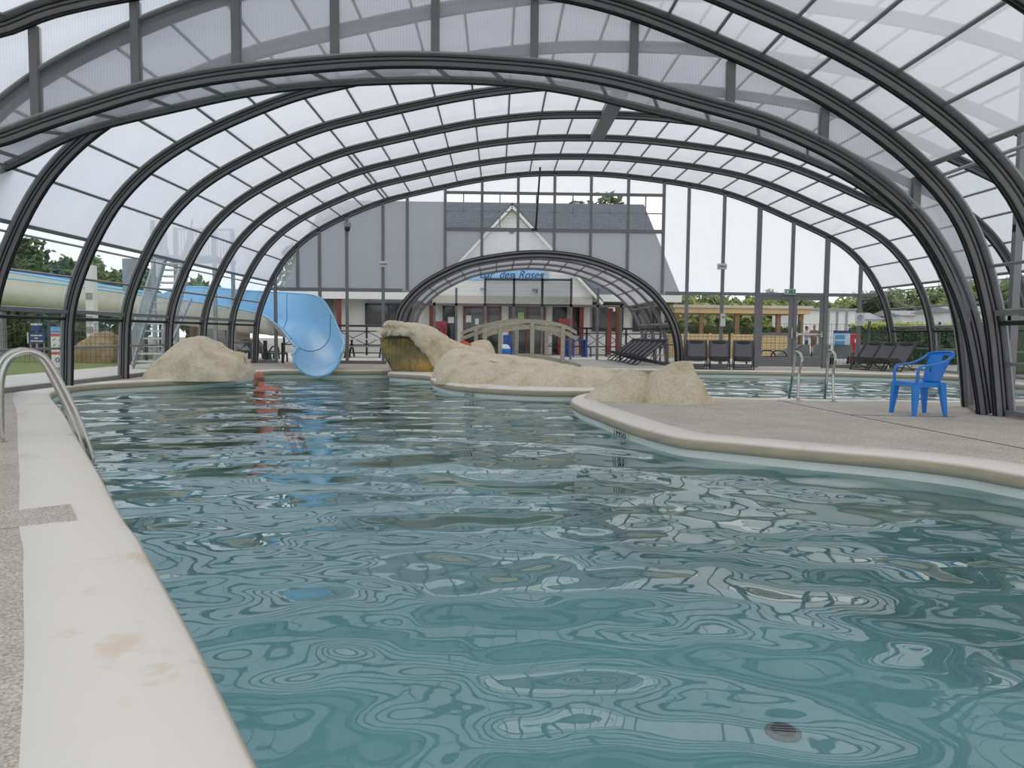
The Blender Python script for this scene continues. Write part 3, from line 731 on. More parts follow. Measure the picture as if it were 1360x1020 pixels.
# local: +y is the front of the seat
seat = []
for i in range(9):
    u = i / 8; y = .22 - .40 * u; row = []
    for j in range(9):
        x = -.22 + .44 * j / 8; x *= (1.0 - .10 * u); dip = -.018 * (1 - (2 * j / 8 - 1) ** 2) * math.sin(math.pi * u)
        row.append(Vector((x, y, .425 + .01 * (1 - u) - .012 * (u > .99) + dip - (.03 if i == 0 else 0))))
    seat.append(row)
def sheet(rows, th, nrm=Vector((0, 0, -1))):
    mb = MB(); n = len(rows[0]); m = len(rows)
    top = [p for r in rows for p in r]; bot = [p + nrm * th for p in top]; fs = []
    q = lambda i, j, o=0: o + i * n + j; N_ = n * m
    for i in range(m - 1):
        for j in range(n - 1):
            fs.append((q(i, j), q(i, j + 1), q(i + 1, j + 1), q(i + 1, j))); fs.append((q(i, j, N_), q(i + 1, j, N_), q(i + 1, j + 1, N_), q(i, j + 1, N_)))
    for j in range(n - 1):
        fs.append((q(0, j), q(0, j, N_), q(0, j + 1, N_), q(0, j + 1))); fs.append((q(m - 1, j), q(m - 1, j + 1), q(m - 1, j + 1, N_), q(m - 1, j, N_)))
    for i in range(m - 1):
        fs.append((q(i, 0), q(i + 1, 0), q(i + 1, 0, N_), q(i, 0, N_))); fs.append((q(i, n - 1), q(i, n - 1, N_), q(i + 1, n - 1, N_), q(i + 1, n - 1)))
    return mb.add(top + bot, fs)
sheet(seat, .022).build('seat', chair_m, ch, True)
MB().loft([[Vector((x, y, z)) for z in (.37, .43)] + [Vector((x * .94, y * .94, z)) for z in (.43, .37)] for x, y in [(-.23, .23), (.23, .23), (.225, 0), (.2, -.19), (-.2, -.19), (-.225, 0)]], True, False, True).build('apron', chair_m, ch)
# backrest: curved sheet, hand hole left open
rows = []
NBK, NJ = 12, 17
def bk(u, v):       # u 0..1 up, v -1..1 across
    w = .175 + .075 * u; z = .42 + .385 * u; y = -.175 - .16 * u - .03 * u * u + .10 * (abs(v) ** 2.2) * (.35 + .65 * u)
    return Vector((v * w, y, z))
mb = MB(); vs = [bk(i / NBK, -1 + 2 * j / (NJ - 1)) for i in range(NBK + 1) for j in range(NJ)]; fs = []
for i in range(NBK):
    for j in range(NJ - 1):
        if i in (9, 10) and 6 <= j <= 9: continue
        if i in (4, 5, 6) and j in (2, 13): continue
        fs.append((i * NJ + j, i * NJ + j + 1, (i + 1) * NJ + j + 1, (i + 1) * NJ + j))
mb.add(vs, fs); o = mb.build('backrest', chair_m, ch, True)
so = o.modifiers.new('thickness', 'SOLIDIFY'); so.thickness = .014; so.offset = 0
def ribbon(path, wid, th):
    """flat curved band: path of (point, side vector)"""
    rings = []
    for p, s in path:
        p, s = Vector(p), Vector(s).normalized(); rings.append((p, s))
    mb = MB(); rr = []
    for i, (p, s) in enumerate(rings):
        d = (rings[min(i + 1, len(rings) - 1)][0] - rings[max(i - 1, 0)][0]).normalized(); u = d.cross(s).normalized()
        rr.append([p + s * wid / 2 + u * th / 2, p - s * wid / 2 + u * th / 2, p - s * wid / 2 - u * th / 2, p + s * wid / 2 - u * th / 2])
    return mb.loft(rr)
for sx_ in (-1, 1):
    pts = cr([(sx_*.255, .20, .41), (sx_*.262, .20, .50), (sx_*.262, .195, .58), (sx_*.265, .165, .632), (sx_*.268, .10, .645), (sx_*.27, -.02, .66), (sx_*.275, -.14, .70), (sx_*.262, -.235, .765), (sx_*.235, -.275, .798)], 5)
    ribbon([(p, (1, 0, 0)) for p in pts], .05, .022).build('armrest', chair_m, ch, True, .006)
pts = cr([(-.25, -.235, .79), (-.19, -.30, .812), (-.09, -.355, .82), (0, -.368, .822), (.09, -.355, .82), (.19, -.30, .812), (.25, -.235, .79)], 5)
ribbon([(p, (0, -.75, .3)) for p in pts], .035, .02).build('top_rail', chair_m, ch, True, .005)
def leg4(x0, y0, x1, y1, w0, w1):
    mb = MB()
    mb.loft([[Vector((x, y, z)) + Vector((a * w / 2, b * w / 2, 0)) for a, b in ((-1,-1),(1,-1),(1,1),(-1,1))] for x, y, z, w in ((x0, y0, .43, w0), ((x0+x1)/2, (y0+y1)/2, .2, (w0*.55+w1*.45)), (x1, y1, 0, w1))])
    return mb.build('leg', chair_m, ch, False, .008)
for s in (-1, 1): leg4(s*.225, .195, s*.262, .225, .085, .045); leg4(s*.185, -.165, s*.225, -.21, .08, .042)
# ---------------------------------------------------------------- ladders
def ladder_rails(A_, B_, H_, name, label, back=None, r=.021):
    pass
t = thing('pool_ladder', 'pair of tall stainless steel ladder handrails on the wide white kerb', 'ladder')
pb = gd(2, 587); pe = gd(125, 612, WZ - .02)
ed = (gd(75, 541) - gd(123, 628)).normalized()
for k, sh in enumerate((0.0, .50)):
    o_ = ed * sh + Vector((-.05, 0, 0)) * (k > 0); A0 = pb + o_; B0 = pe + o_; dv = (B0 - A0); dv.z = 0
    pts = [A0, A0 + Vector((0, 0, .35)) + dv * .005, A0 + dv * .03 + Vector((0, 0, .58)), A0 + dv * .12 + Vector((0, 0, .735)), A0 + dv * .29 + Vector((0, 0, .80)), A0 + dv * .45 + Vector((0, 0, .765)), A0 + dv * .56 + Vector((0, 0, .66)), A0 + dv * .70 + Vector((0, 0, .43)), A0 + dv * .86 + Vector((0, 0, .12)), B0 + Vector((0, 0, -.05)), B0 + dv * .1 + Vector((0, 0, -.5)), B0 + dv * .1 + Vector((0, 0, -.9))]
    MB().tube(cr(pts, 6), .027, 12).build('handrail', steel_m, t, 'all')
    MB().lathe(A0, [(.05, 0), (.05, .012), (.035, .02), (.0001, .02)]).build('flange', steel_m, t, True)
for z in (-.45, -.75):
    a = pe + dv * .09 + Vector((0, 0, z + .2)); MB().bar(a, a + ed * .5, .07, .025).build('rung', steel_m, t)
t = thing('pool_ladder', 'pair of slim stainless steel ladder handrails on the second basin edge', 'ladder')
for k, (pa, pt, pc) in enumerate((((1060,532), (1062,469), (1048,527)), ((1107,534), (1106,467), (1095,528)))):
    A0 = gd(*pa); Yc = A0.y + .75; T = at(*pt, A0.y + .12); E = at(*pc, Yc); E.z = WZ - .05; E = at(pc[0], pc[1] + 3, Yc)
    Tb = at(pt[0] - 5, pt[1] - 1, A0.y + .30)
    pts = [A0, A0.lerp(T, .55), Vector((T.x, A0.y + .02, T.z - .12)), Vector((T.x, A0.y + .10, T.z - .01)), Tb, Tb.lerp(E, .18) + Vector((0, 0, .015)), Tb.lerp(E, .6), E, E + Vector((0, .08, -.6))]
    MB().tube(cr(pts, 6), .021, 10).build('handrail', steel_m, t, 'all')
    MB().lathe(A0, [(.06, 0), (.06, .012), (.035, .02), (.0001, .02)]).build('flange', steel_m, t, True)
    if k == 0: E0 = E.copy()
for z in (-.4, -.7): MB().bar(E0 + Vector((0, .07, z)), E + Vector((0, .07, z)), .07, .025).build('rung', steel_m, t)
# ---------------------------------------------------------------- sling chairs
sling_m = mat('charcoal_mesh_sling', srgb(104, 104, 108), .8, var=.12, nscale=90)
pill_m = mat('dark_head_pillow', srgb(62, 62, 66), .85)
def sling_chair(label, group):
    t = thing('sling_lounger', label, 'lounger', group=group)
    W = .29
    for s in (-1, 1):
        MB().tube([(s*W, -.45, .012), (s*W, .60, .86)], .016, 7).build('back_rail', black_m, t, 'all')
        MB().tube([(s*(W-.035), -.68, .40), (s*(W-.035), -.55, .375), (s*(W-.035), .55, .012)], .014, 7).build('seat_rail', black_m, t, 'all')
        MB().tube([(s*(W+.03), .45, .735), (s*(W+.03), .36, .52), (s*(W+.03), .18, .135)], .009, 6).build('prop_strut', black_m, t, 'all')
    MB().tube([(-W, -.45, .02), (W, -.45, .02)], .013, 6).build('cross_bar', black_m, t, 'all'); MB().tube([(-W+.03, .55, .02), (W-.03, .55, .02)], .013, 6).build('cross_bar', black_m, t, 'all')
    prof = cr([(-.68, .405), (-.5, .362), (-.30, .285), (-.13, .262), (.02, .385), (.3, .61), (.60, .865)], 4)
    rows = [[Vector((x, p[0], p[1] - .02 * math.sin(math.pi * i / (len(prof) - 1)) * (1 - (x / W) ** 2))) for x in (-W, -W*.6, 0, W*.6, W)] for i, p in enumerate(prof)]
    sheet(rows, .008).build('sling', sling_m, t, 'all')
    MB().ball((0, .515, .80), .22, .035, .075, 14, 8, Matrix.Rotation(R(-42), 3, 'X')).build('head_pillow', pill_m, t, 'all')
    return t
first = sling_chair('charcoal sling lounger facing the pool, first from the tunnel', 'loungers facing the pool')
first.location = at(925, 486.5, 22.6); first.location.z = 0; first.rotation_euler.z = R(-13)
for (px, lb, rz) in ((955, 'charcoal sling lounger facing the pool, middle of the row of three', -15), (987, 'charcoal sling lounger facing the pool, beside the double door', -17)):
    q = at(px, 487, 22.5); dup(first, (q.x, 22.5, 0), R(rz), lb)
for k, (px, py, lb) in enumerate(((1150,487,'angled charcoal sling lounger right of the double door, nearest the door'), (1171,489,'angled charcoal sling lounger in the middle of the row of three by the right wall'), (1192,491,'angled charcoal sling lounger right of the door, nearest the right glass wall'))):
    Y = 23.1 - .50 * k; q = at(px, py, Y); c = dup(first, (q.x, Y, 0), R(-52), lb); c['group'] = 'angled loungers by the right wall'
nthl = ['nearest the pool', 'second from the pool', 'third from the pool', 'fourth from the pool', 'fifth from the pool', 'sixth from the pool', 'farthest from the pool']
for k in range(7):
    Y = 25.0 + .80 * k; q = gd(846 - 6.5 * k, 484 - 1.1 * k); c = dup(first, (5.02 - .02 * k, Y, 0), R(-86), 'charcoal sling lounger in the row inside the small tunnel, ' + nthl[k]); c['group'] = 'loungers inside the small tunnel'
# ---------------------------------------------------------------- wooden bridge
wood_grey = mat('weathered_grey_green_wood', srgb(178, 174, 156), .8, var=.2, nscale=9, space=(1, 1, 5))
br = thing('footbridge', 'small arched weathered timber footbridge behind the rocks', 'bridge')
YR1, YR2 = 20.9, 22.0
def arch_px(px_list, Y): return cr([at(x, y, Y) for x, y in px_list], 6)
deckp = arch_px([(640,480),(668,474),(705,471),(740,476),(772,484)], YR1)
rows = [[Vector((p.x, y, p.z)) for y in (YR1, YR1 + .55, YR2)] for p in deckp]; sheet(rows, .10).build('walkway', wood_grey, br)
for Y, rail in ((YR1, [(640,439),(665,431.5),(706,426.5),(745,432),(766,442)]), (YR2, [(612,443),(640,433),(685,425.5),(722,430),(748,440)])):
    P = arch_px(rail, Y)
    MB().loft([[p + Vector((0, a, b)) for a, b in ((-.05,-.05),(.05,-.05),(.05,.05),(-.05,.05))] for p in P]).build('handrail', wood_grey, br, True)
    MB().loft([[p + Vector((0, a, b)) for a, b in ((-.02,-.22),(.02,-.22),(.02,-.11),(-.02,-.11))] for p in P]).build('lower_rail', wood_grey, br, True)
for px, y0, y1, Y in ((644, 439, 476, YR1), (664, 432, 473, YR1), (706.5, 425, 476, YR1), (747, 431, 484, YR1), (686, 426, 472, YR2), (725.5, 431, 474, YR2), (632, 437, 474, YR2)):
    a = at(px, y1, Y); b = at(px, y0, Y); MB().box((a.x - .055, Y - .06, a.z), (a.x + .055, Y + .06, b.z)).build('post', wood_grey, br, False, .01)
# small blue ball and red towel by the bridge
q = at(671, 466, 33.0); t = thing('beach_ball', 'blue and white ball lying on the terrace behind the footbridge', 'ball', (q.x, 33.0, .265))
ballm = mat('glossy_blue_vinyl', srgb(36, 120, 214), .3); MB().ball((0, 0, 0), .265, seg=18, rings=12).build('blue_panels', ballm, t, 'all')
MB().ball((0, 0, .02), .258, .258, .26, 18, 12).build('white_cap', white_m, t, 'all')
q = at(617, 454, 20.0); tw = mat('coral_towel', srgb(214, 92, 84), .9); mb = MB(); lobe(mb, [(609,456),(613,452.5),(619,453),(626,457)], 20.0, .3, 3, .02, base=at(617,459,20).z)
tag(mb.build('towel', tw, None, 'all'), 'crumpled coral towel lying on the rock near the bridge', 'towel')
# ---------------------------------------------------------------- small fittings inside
def lightbox(px, py, label):
    q = at(px, py, YG - .16); t = thing('emergency_light', label, 'light', q)
    MB().box((-.14, -.06, -.09), (.14, .06, .09)).build('housing', white_m, t, False, .01); MB().box((-.12, -.07, -.03), (.12, -.06, .03)).build('diffuser', grey_m, t); MB().box((-.02, .05, -.06), (.02, .10, .06)).build('wall_bracket', grey_m, t)
lightbox(509.5, 351, 'white emergency light box on a gable post left of the tunnel'); lightbox(959, 354, 'white emergency light box on a gable post right of the tunnel')
q = at(960, 425, YG - .13); t = thing('alarm_box', 'slim white box fixed to the gable post behind the loungers', 'box', q)
MB().box((-.07, -.05, -.2), (.07, .05, .2)).build('housing', white_m, t, False, .01); MB().box((-.05, -.06, .05), (.05, -.05, .12)).build('lens', grey_m, t)
q = at(461.5, 300, YG - .2); t = thing('security_camera', 'small dark dome camera on the gable post under the arch', 'camera', q)
MB().box((-.09, -.08, -.04), (.09, .1, .10)).build('bracket', grey_m, t, False, .01); MB().ball((0, -.02, -.09), .09, seg=14, rings=9).build('dome', black_m, t, 'all')
# exit sign
green_m = mat('exit_green', srgb(20, 150, 90), .5, var=.02)
q = at(1049.5, 387.5, YG - .14); t = thing('exit_sign', 'green emergency exit sign above the double door', 'sign', q)
MB().box((-.17, -.03, -.085), (.17, .05, .085)).build('housing', white_m, t); MB().box((-.15, -.036, -.065), (.15, -.03, .065)).build('green_face', green_m, t)
MB().box((-.13, -.040, -.05), (-.06, -.036, .05)).build('white_door', white_m, t)
mb = MB(); mb.ball((-.02, -.04, .035), .014, .004, .014, 8, 5); mb.bar((-.02, -.04, .02), (-.005, -.04, -.015), .012, .005); mb.bar((-.005, -.04, -.015), (.02, -.04, -.045), .01, .005); mb.bar((-.005, -.04, -.015), (-.03, -.04, -.04), .01, .005)
mb.build('running_figure', white_m, t)
mb = MB(); mb.bar((.05, -.04, 0), (.12, -.04, 0), .02, .006); mb.add([(.085, -.04, .045), (.085, -.04, -.045), (.13, -.04, 0), (.085, -.037, .045), (.085, -.037, -.045), (.13, -.037, 0)], [(0, 1, 2), (3, 4, 5), (0, 1, 4, 3), (1, 2, 5, 4), (2, 0, 3, 5)]); mb.build('arrow', white_m, t)
# notice on the right gable post
blue_sign = mat('sign_blue', srgb(58, 96, 160), .5, var=.02)
q = at(1142, 424, YG - .10); t = thing('notice', 'white notice with a blue round symbol on the gable post right of the door', 'sign', q)
MB().box((-.155, -.012, -.2), (.155, .0, .2)).build('board', white_m, t)
MB().tube([(.075 * math.cos(a), -.016, .05 + .075 * math.sin(a)) for a in [2 * math.pi * k / 20 for k in range(20)]], .009, 6, False, True).build('blue_ring', blue_sign, t)
mb = MB(); mb.ball((0, -.016, .075), .016, .004, .016, 8, 5); mb.bar((0, -.016, .06), (0, -.016, .02), .03, .006); mb.build('blue_figure', blue_sign, t)
for k in range(4): MB().box((-.11, -.016, -.07 - .03 * k), (.11 - .02 * (k % 2), -.012, -.062 - .03 * k)).build('text_line', grey_m, t)
# window rod hanging from the roof
q0, q1 = at(717.5, 222, 22.3), at(711.5, 305, 22.3)
t = thing('opening_rod', 'long thin dark rod hanging from the roof in front of the gable', 'rod', q1)
MB().tube([(0, 0, 0), q0 - q1], .028, 8).build('rod', black_m, t, 'all'); MB().box((-.12, -.05, -.03), (.05, .05, .03)).build('hook', black_m, t)
# ---------------------------------------------------------------- swimmer
skin_m = mat('sun_reddened_skin', srgb(190, 118, 96), .5, var=.10, nscale=14)
def swimmer():
    q = at(344, 517.2, 15.6); t = thing('person', 'bald swimmer with a grey beard, shoulders out of the water, looking down', 'person', (q.x, q.y, WZ - .13), R(-28)); t.scale = (1.1, 1.1, 1.1)
    # local: faces -x (to the left), z up from the water line
    mb = MB(); Ry = lambda a: Matrix.Rotation(R(a), 3, 'Y')
    mb.ball((0, 0, .345), .105, .078, .115, 20, 14, Ry(-14))                 # cranium
    mb.ball((-.055, 0, .255), .062, .058, .085, 16, 10, Ry(-10))              # face and jaw
    mb.ball((-.078, 0, .205), .034, .04, .03, 12, 8)                         # chin
    mb.ball((-.118, 0, .262), .022, .016, .026, 10, 8, Ry(25))               # nose
    for s in (-1, 1):
        mb.ball((.005, s * .078, .285), .022, .012, .036, 10, 8)             # ears
        mb.ball((-.094, s * .034, .305), .020, .022, .010, 10, 6)            # brow
    mb.tube(cr([(.02, 0, .30), (.07, 0, .19), (.15, 0, .08)], 4), [.070, .070, .068, .068, .070, .074, .078, .084, .090], 14)
    mb.ball((.19, 0, .10), .12, .19, .10, 18, 12, Ry(25)); mb.ball((.29, 0, .02), .24, .21, .14, 18, 12, Ry(30)); mb.ball((.50, 0, -.20), .24, .175, .115, 18, 12, Ry(32)); mb.ball((.68, 0, -.32), .16, .17, .12, 16, 10)
    for s in (-1, 1):
        mb.ball((.20, s * .205, .08), .10, .08, .09, 14, 9)
        mb.tube(cr([(.19, s * .22, .02), (.02, s * .30, -.09), (-.17, s * .30, -.14), (-.36, s * .2, -.10)], 4), [.062, .06, .056, .053, .050, .048, .046, .045, .042, .04, .036, .032, .03], 12)
        mb.ball((-.40, s * .185, -.10), .05, .038, .02, 12, 8)
        for f in range(4): mb.tube([(-.43, s * (.16 + .018 * f), -.10), (-.475, s * (.157 + .018 * f), -.105), (-.50 + .006 * abs(f - 1.5), s * (.156 + .018 * f), -.115)], .009, 7)
        mb.tube([(-.38, s * .155, -.10), (-.41, s * .125, -.10), (-.435, s * .115, -.105)], .010, 7)
        mb.tube(cr([(.68, s * .09, -.36), (.88, s * .12, -.72), (1.05, s * .12, -1.08)], 4), [.095, .09, .085, .08, .07, .062, .055, .05, .045], 12)
    o = mb.build('body', skin_m, t, 'all'); rm = o.modifiers.new('skin', 'REMESH'); rm.mode = 'VOXEL'; rm.voxel_size = .009; rm.use_smooth_shade = True
    sm = o.modifiers.new('soft', 'SMOOTH'); sm.iterations = 3; sm.factor = .5
    bm_ = mat('grey_beard', srgb(150, 138, 130), .9); mb = MB(); mb.ball((-.084, 0, .212), .042, .05, .042, 14, 9, Ry(-10)); mb.ball((-.108, 0, .236), .018, .034, .010, 10, 6); mb.build('beard', bm_, t, 'all')
    hm = mat('cropped_grey_hair', srgb(128, 100, 88), .9); mb = MB()
    mb.loft([[Vector((.012 + a * math.cos(R(100 - 200 * k / 16)), .0795 * b * math.sin(R(100 - 200 * k / 16)), z)) for k in range(17)] for z, a, b in ((.255, .082, .86), (.285, .100, .98), (.32, .105, 1.02), (.345, .104, 1.0))], False, False); mb.build('hair', hm, t, 'all')
    for s in (-1, 1): MB().ball((-.103, s * .032, .285), .008, .012, .006, 8, 6).build('eye', black_m, t, 'all')
    return t
swimmer()
# ---------------------------------------------------------------- water slide
slide_blue = mat('sky_blue_gelcoat', srgb(158, 206, 236), .25, var=.04, nscale=2)
slide_rim = mat('pale_blue_gelcoat_rim', srgb(140, 200, 232), .3, var=.03)
slide_out = mat('cream_fibreglass_outside', srgb(226, 222, 208), .5, var=.05, nscale=2)
def flume(path, name, label, rad, seam_at=(), supports=()):
    """path rows: x, y, z of the channel bottom, inner wall height, outer wall height (inner = right of travel)"""
    t = thing(name, label, 'water slide'); P = cr(path, 8); n = len(P); inn = []; out = []; rims = ([], [])
    for i, p in enumerate(P):
        a, b = P[max(i - 1, 0)], P[min(i + 1, n - 1)]; d = Vector((b[0] - a[0], b[1] - a[1])).normalized(); rt = Vector((d.y, -d.x)); r = rad if not isinstance(rad, tuple) else rad[0] + (rad[1] - rad[0]) * i / (n - 1)
        sec = []
        hi, ho = p[3], p[4]
        sec.append((r * 1.02, max(hi, r * .5)));
        if hi > r: sec += [(r, r + (hi - r) * .5)]
        a0 = 0 if hi > r else math.asin(max(-1, min(1, (r - hi) / r)))
        for k in range(17):
            an = a0 + (math.pi - a0) * k / 16 if ho >= r else a0 + (math.pi - 2 * a0) * k / 16
            sec.append((r * math.cos(an), r - r * math.sin(an)))
        if ho > r: sec += [(-r, r + (ho - r) * .5), (-r * 1.02, ho)]
        else: sec += [(-r * 1.0, r * .99 if ho > r * .9 else sec[-1][1])] * 2
        while len(sec) < 21: sec.insert(1, sec[1])
        mk = lambda q, o: Vector((p[0] + rt.x * q[0] * o, p[1] + rt.y * q[0] * o, p[2] + q[1] - (o - 1) * r * (1 if q[1] < r else 0)))
        inn.append([mk(q, 1.0) for q in sec]); out.append([mk(q, 1.07) for q in sec])
        rims[0].append(inn[-1][0].lerp(out[-1][0], .5)); rims[1].append(inn[-1][-1].lerp(out[-1][-1], .5))
    MB().loft(inn, False, False).build('channel', slide_blue, t, 'all'); MB().loft(out, False, False).build('outer_shell', slide_out, t, 'all')
    for rr in rims: MB().tube(rr, .035, 8).build('rim', slide_rim, t, 'all')
    MB().tube([a.lerp(b, .5) for a, b in zip(inn[-1], out[-1])], .03, 8).build('end_lip', slide_rim, t, 'all')
    for s in seam_at:
        i = int(s * (n - 1)); MB().tube([q + Vector((0, 0, .004)) for q in inn[i]], .010, 6).build('seam', black_m, t, 'all')
        MB().loft([[a.lerp(b, f) for f in (1.0, 1.35)] for a, b in zip(inn[i], out[i])], False, False).build('joint_flange', slide_out, t, 'all')
    for (x, y, z, w) in supports:
        MB().box((x - w, y - w, -.02), (x + w, y + w, z)).build('support_post', black_m if w < .06 else grey_m, t)
    return t
flume([(-30, 20, 3.0, 1.0, .75), (-25.5, 24.5, 2.55, 1.0, .75), (-20.5, 26.6, 2.12, .95, .75), (-15.5, 27.0, 1.70, .9, .75), (-12.6, 26.85, 1.40, .85, .8), (-11.2, 26.7, 1.25, .85, 1.3), (-8.8, 26.2, 1.0, .8, 1.4), (-7.2, 25.2, .88, .65, 1.4), (-6.15, 23.6, .74, .42, 1.35), (-5.5, 22.25, .46, .37, 1.15), (-5.05, 21.25, .22, .41, .86), (-4.75, 20.45, .10, .49, .68), (-4.6, 19.7, .04, .53, .58), (-4.5, 18.95, -.10, .54, .56)],
      'water_slide', 'blue water slide with cream outside curving in through the gable into the pool', (.62, .56), (.71, .52, .38), ((-7.6, 24.9, .7, .05), (-6.75, 23.9, .65, .035), (-5.65, 21.6, .35, .03), (-12.5, 26.9, 1.1, .09), (-17.5, 27.0, 1.6, .12), (-22.5, 25.8, 2.0, .12)))
flume([(-34, 24, 3.0, .8, 1.0), (-26, 28.5, 2.7, .8, 1.0), (-20, 29.7, 2.3, 1.0, 1.1), (-15.5, 29.6, 1.75, .95, 1.0), (-13.0, 30.2, 1.5, .8, .9), (-11.8, 31.6, 1.35, .7, .8)],
      'water_slide', 'second water slide channel running behind the first beyond the left glass wall', .55, (.55,), ((-14.5, 29.8, 1.6, .1), (-21, 29.7, 2.3, .12)))
# slide tower columns and staircase
t = thing('slide_tower_post', 'tall pale square post of the slide tower outside the left glass wall', 'post', (0, 0, 0)); q = gd(128, 489)
q = at(124, 480, 25.2); MB().box((q.x - .13, q.y - .13, -.02), (q.x + .13, q.y + .13, 3.1)).build('shaft', white_m, t); MB().box((q.x - .2, q.y - .2, -.02), (q.x + .2, q.y + .2, .03)).build('base_plate', grey_m, t)
for z in (.9, 1.25, 2.0): MB().box((q.x - .11, q.y - .16, z), (q.x + .09, q.y - .13, z + .2)).build('junction_box', grey_m, t)
t = thing('slide_tower_post', 'thick grey round column of the slide tower behind the pale post', 'post', (0, 0, 0)); q = at(138, 480, 26.4)
MB().lathe((q.x + .2, q.y + 1.6, -.02), [(.25, 0), (.25, 3.6), (.0001, 3.6)]).build('shaft', grey_m, t, True); MB().lathe((q.x + .2, q.y + 1.6, -.02), [(.36, 0), (.36, .04), (.0001, .04)]).build('base_plate', grey_m, t)
galv = mat('galvanised_steel', srgb(168, 172, 176), .45, .5); tread_m = mat('pale_grating_tread', srgb(206, 206, 202), .6)
st = thing('slide_staircase', 'open galvanised steel staircase with barred railing up to the slide', 'staircase')
NS = 16; SX = lambda k: -9.1 - .028 * k; SYk = lambda k: 19.9 + .20 * k; SZk = lambda k: .2 * (k + 1)
for k in range(NS):
    MB().box((SX(k) - .36, SYk(k), SZk(k) - .045), (SX(k) + .36, SYk(k) + .24, SZk(k))).build('tread', tread_m, st)
for s in (-.38, .38):
    a, b_ = Vector((SX(0) + s, 19.8, .05)), Vector((SX(NS) + s, SYk(NS), SZk(NS)))
    MB().bar(a, b_, .04, .20).build('stringer', galv, st); MB().tube([a + Vector((0, 0, .95)), b_ + Vector((0, 0, .95))], .025, 8).build('handrail', galv, st)
    mb = MB()
    for k in range(30): f = k / 30; q = a.lerp(b_, f); mb.box((q.x - .009, q.y - .009, q.z), (q.x + .009, q.y + .009, q.z + .95))
    mb.build('balusters', galv, st)
MB().box((-10.5, 23.1, 3.18), (-8.5, 24.9, 3.26)).build('landing', galv, st)
for x, y in ((-10.42, 23.2), (-8.58, 23.2), (-10.42, 24.8), (-8.58, 24.8)): MB().box((x - .05, y - .05, -.02), (x + .05, y + .05, 4.3)).build('landing_post', galv, st)
mb = MB()
for k in range(20): x = -10.42 + 1.84 * k / 19; mb.box((x - .01, 24.79, 3.26), (x + .01, 24.81, 4.25))
mb.build('balusters', galv, st); MB().tube([(-10.42, 24.8, 4.27), (-8.58, 24.8, 4.27)], .025, 8).build('handrail', galv, st)
MB().bar((-8.62, 19.4, 0), (-8.66, 21.6, 1.9), .05, .08).build('brace', galv, st); MB().bar((-9.6, 21.2, 0), (-8.7, 21.25, 1.5), .05, .08).build('brace', galv, st)
# ---------------------------------------------------------------- ground outside
pave_m = mat('pale_concrete_paving', srgb(196, 192, 184), .8, var=.06, nscale=1.5)
grass_m = mat('short_grass', srgb(112, 124, 66), .9, var=.25, nscale=5, bump=.5, bscale=60)
asph_m = mat('grey_tarmac', srgb(150, 147, 142), .85, var=.08, nscale=2)
def ground(name, a, b, z, m, label):
    o = MB().box((a[0], a[1], z - .2), (b[0], b[1], z)).build(name, m); return tag(o, label, 'ground', kind='structure')
bm = fill([[(-80, -30), (90, -30), (90, 120), (-80, 120)], [(-8.05, -6), (12.6, -6), (12.6, 24.3), (-8.05, 24.3)]], -.06)
tag(bm_obj(bm, 'ground', asph_m), 'grey tarmac ground around the pool hall', 'ground', kind='structure')
ground('path', (-10.6, -8), (-8.05, 24.3), -.01, pave_m, 'pale concrete path outside the left glass wall')
ground('terrace', (-12, 24.3), (13, 36), -.005, pave_m, 'pale paved terrace between the pool hall and the bar')
ground('lawn', (-45, -8), (-10.6, 36), -.02, grass_m, 'mown lawn beyond the path on the left')
# ---------------------------------------------------------------- bar building
clap_m = mat('white_clapboard', srgb(232, 231, 226), .6, var=.02)
def clapboard_mat():
    w = NT('white_clapboard_boards'); v = w.coords(); p = w.n('ShaderNodeBsdfPrincipled'); p.inputs['Roughness'].default_value = .6
    sp = w.n('ShaderNodeSeparateXYZ'); w.l(v, sp.inputs['Vector'])
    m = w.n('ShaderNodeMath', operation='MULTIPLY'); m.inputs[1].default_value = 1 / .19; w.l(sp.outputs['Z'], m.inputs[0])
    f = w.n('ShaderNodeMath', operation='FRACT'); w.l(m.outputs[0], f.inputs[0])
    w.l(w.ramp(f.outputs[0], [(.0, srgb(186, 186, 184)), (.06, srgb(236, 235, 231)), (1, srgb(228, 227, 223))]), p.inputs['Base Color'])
    b = w.n('ShaderNodeBump'); b.inputs['Distance'].default_value = .02; b.inputs['Strength'].default_value = .6; w.l(f.outputs[0], b.inputs['Height']); w.l(b.outputs['Normal'], p.inputs['Normal'])
    w.l(p.outputs[0], w.out.inputs['Surface']); return w.m
board_m = clapboard_mat()
def slate_mat():
    w = NT('slate_tiles'); v = w.coords(); p = w.n('ShaderNodeBsdfPrincipled'); p.inputs['Roughness'].default_value = .6
    bk_ = w.n('ShaderNodeTexBrick'); bk_.inputs['Scale'].default_value = 2.6; bk_.inputs['Color1'].default_value = srgb(92, 97, 106); bk_.inputs['Color2'].default_value = srgb(104, 108, 116); bk_.inputs['Mortar'].default_value = srgb(80, 84, 92)
    bk_.inputs['Mortar Size'].default_value = .03; bk_.inputs['Brick Width'].default_value = .55; bk_.inputs['Row Height'].default_value = .4
    c = w.n('ShaderNodeCombineXYZ'); s = w.n('ShaderNodeSeparateXYZ'); w.l(v, s.inputs[0]); w.l(s.outputs['X'], c.inputs['X']); w.l(s.outputs['Z'], c.inputs['Y']); w.l(c.outputs[0], bk_.inputs['Vector'])
    w.l(bk_.outputs['Color'], p.inputs['Base Color']); w.l(p.outputs[0], w.out.inputs['Surface']); return w.m
slate_m = slate_mat()
YF = 36.0
F = lambda px, py, Y=YF: at(px, py, Y)
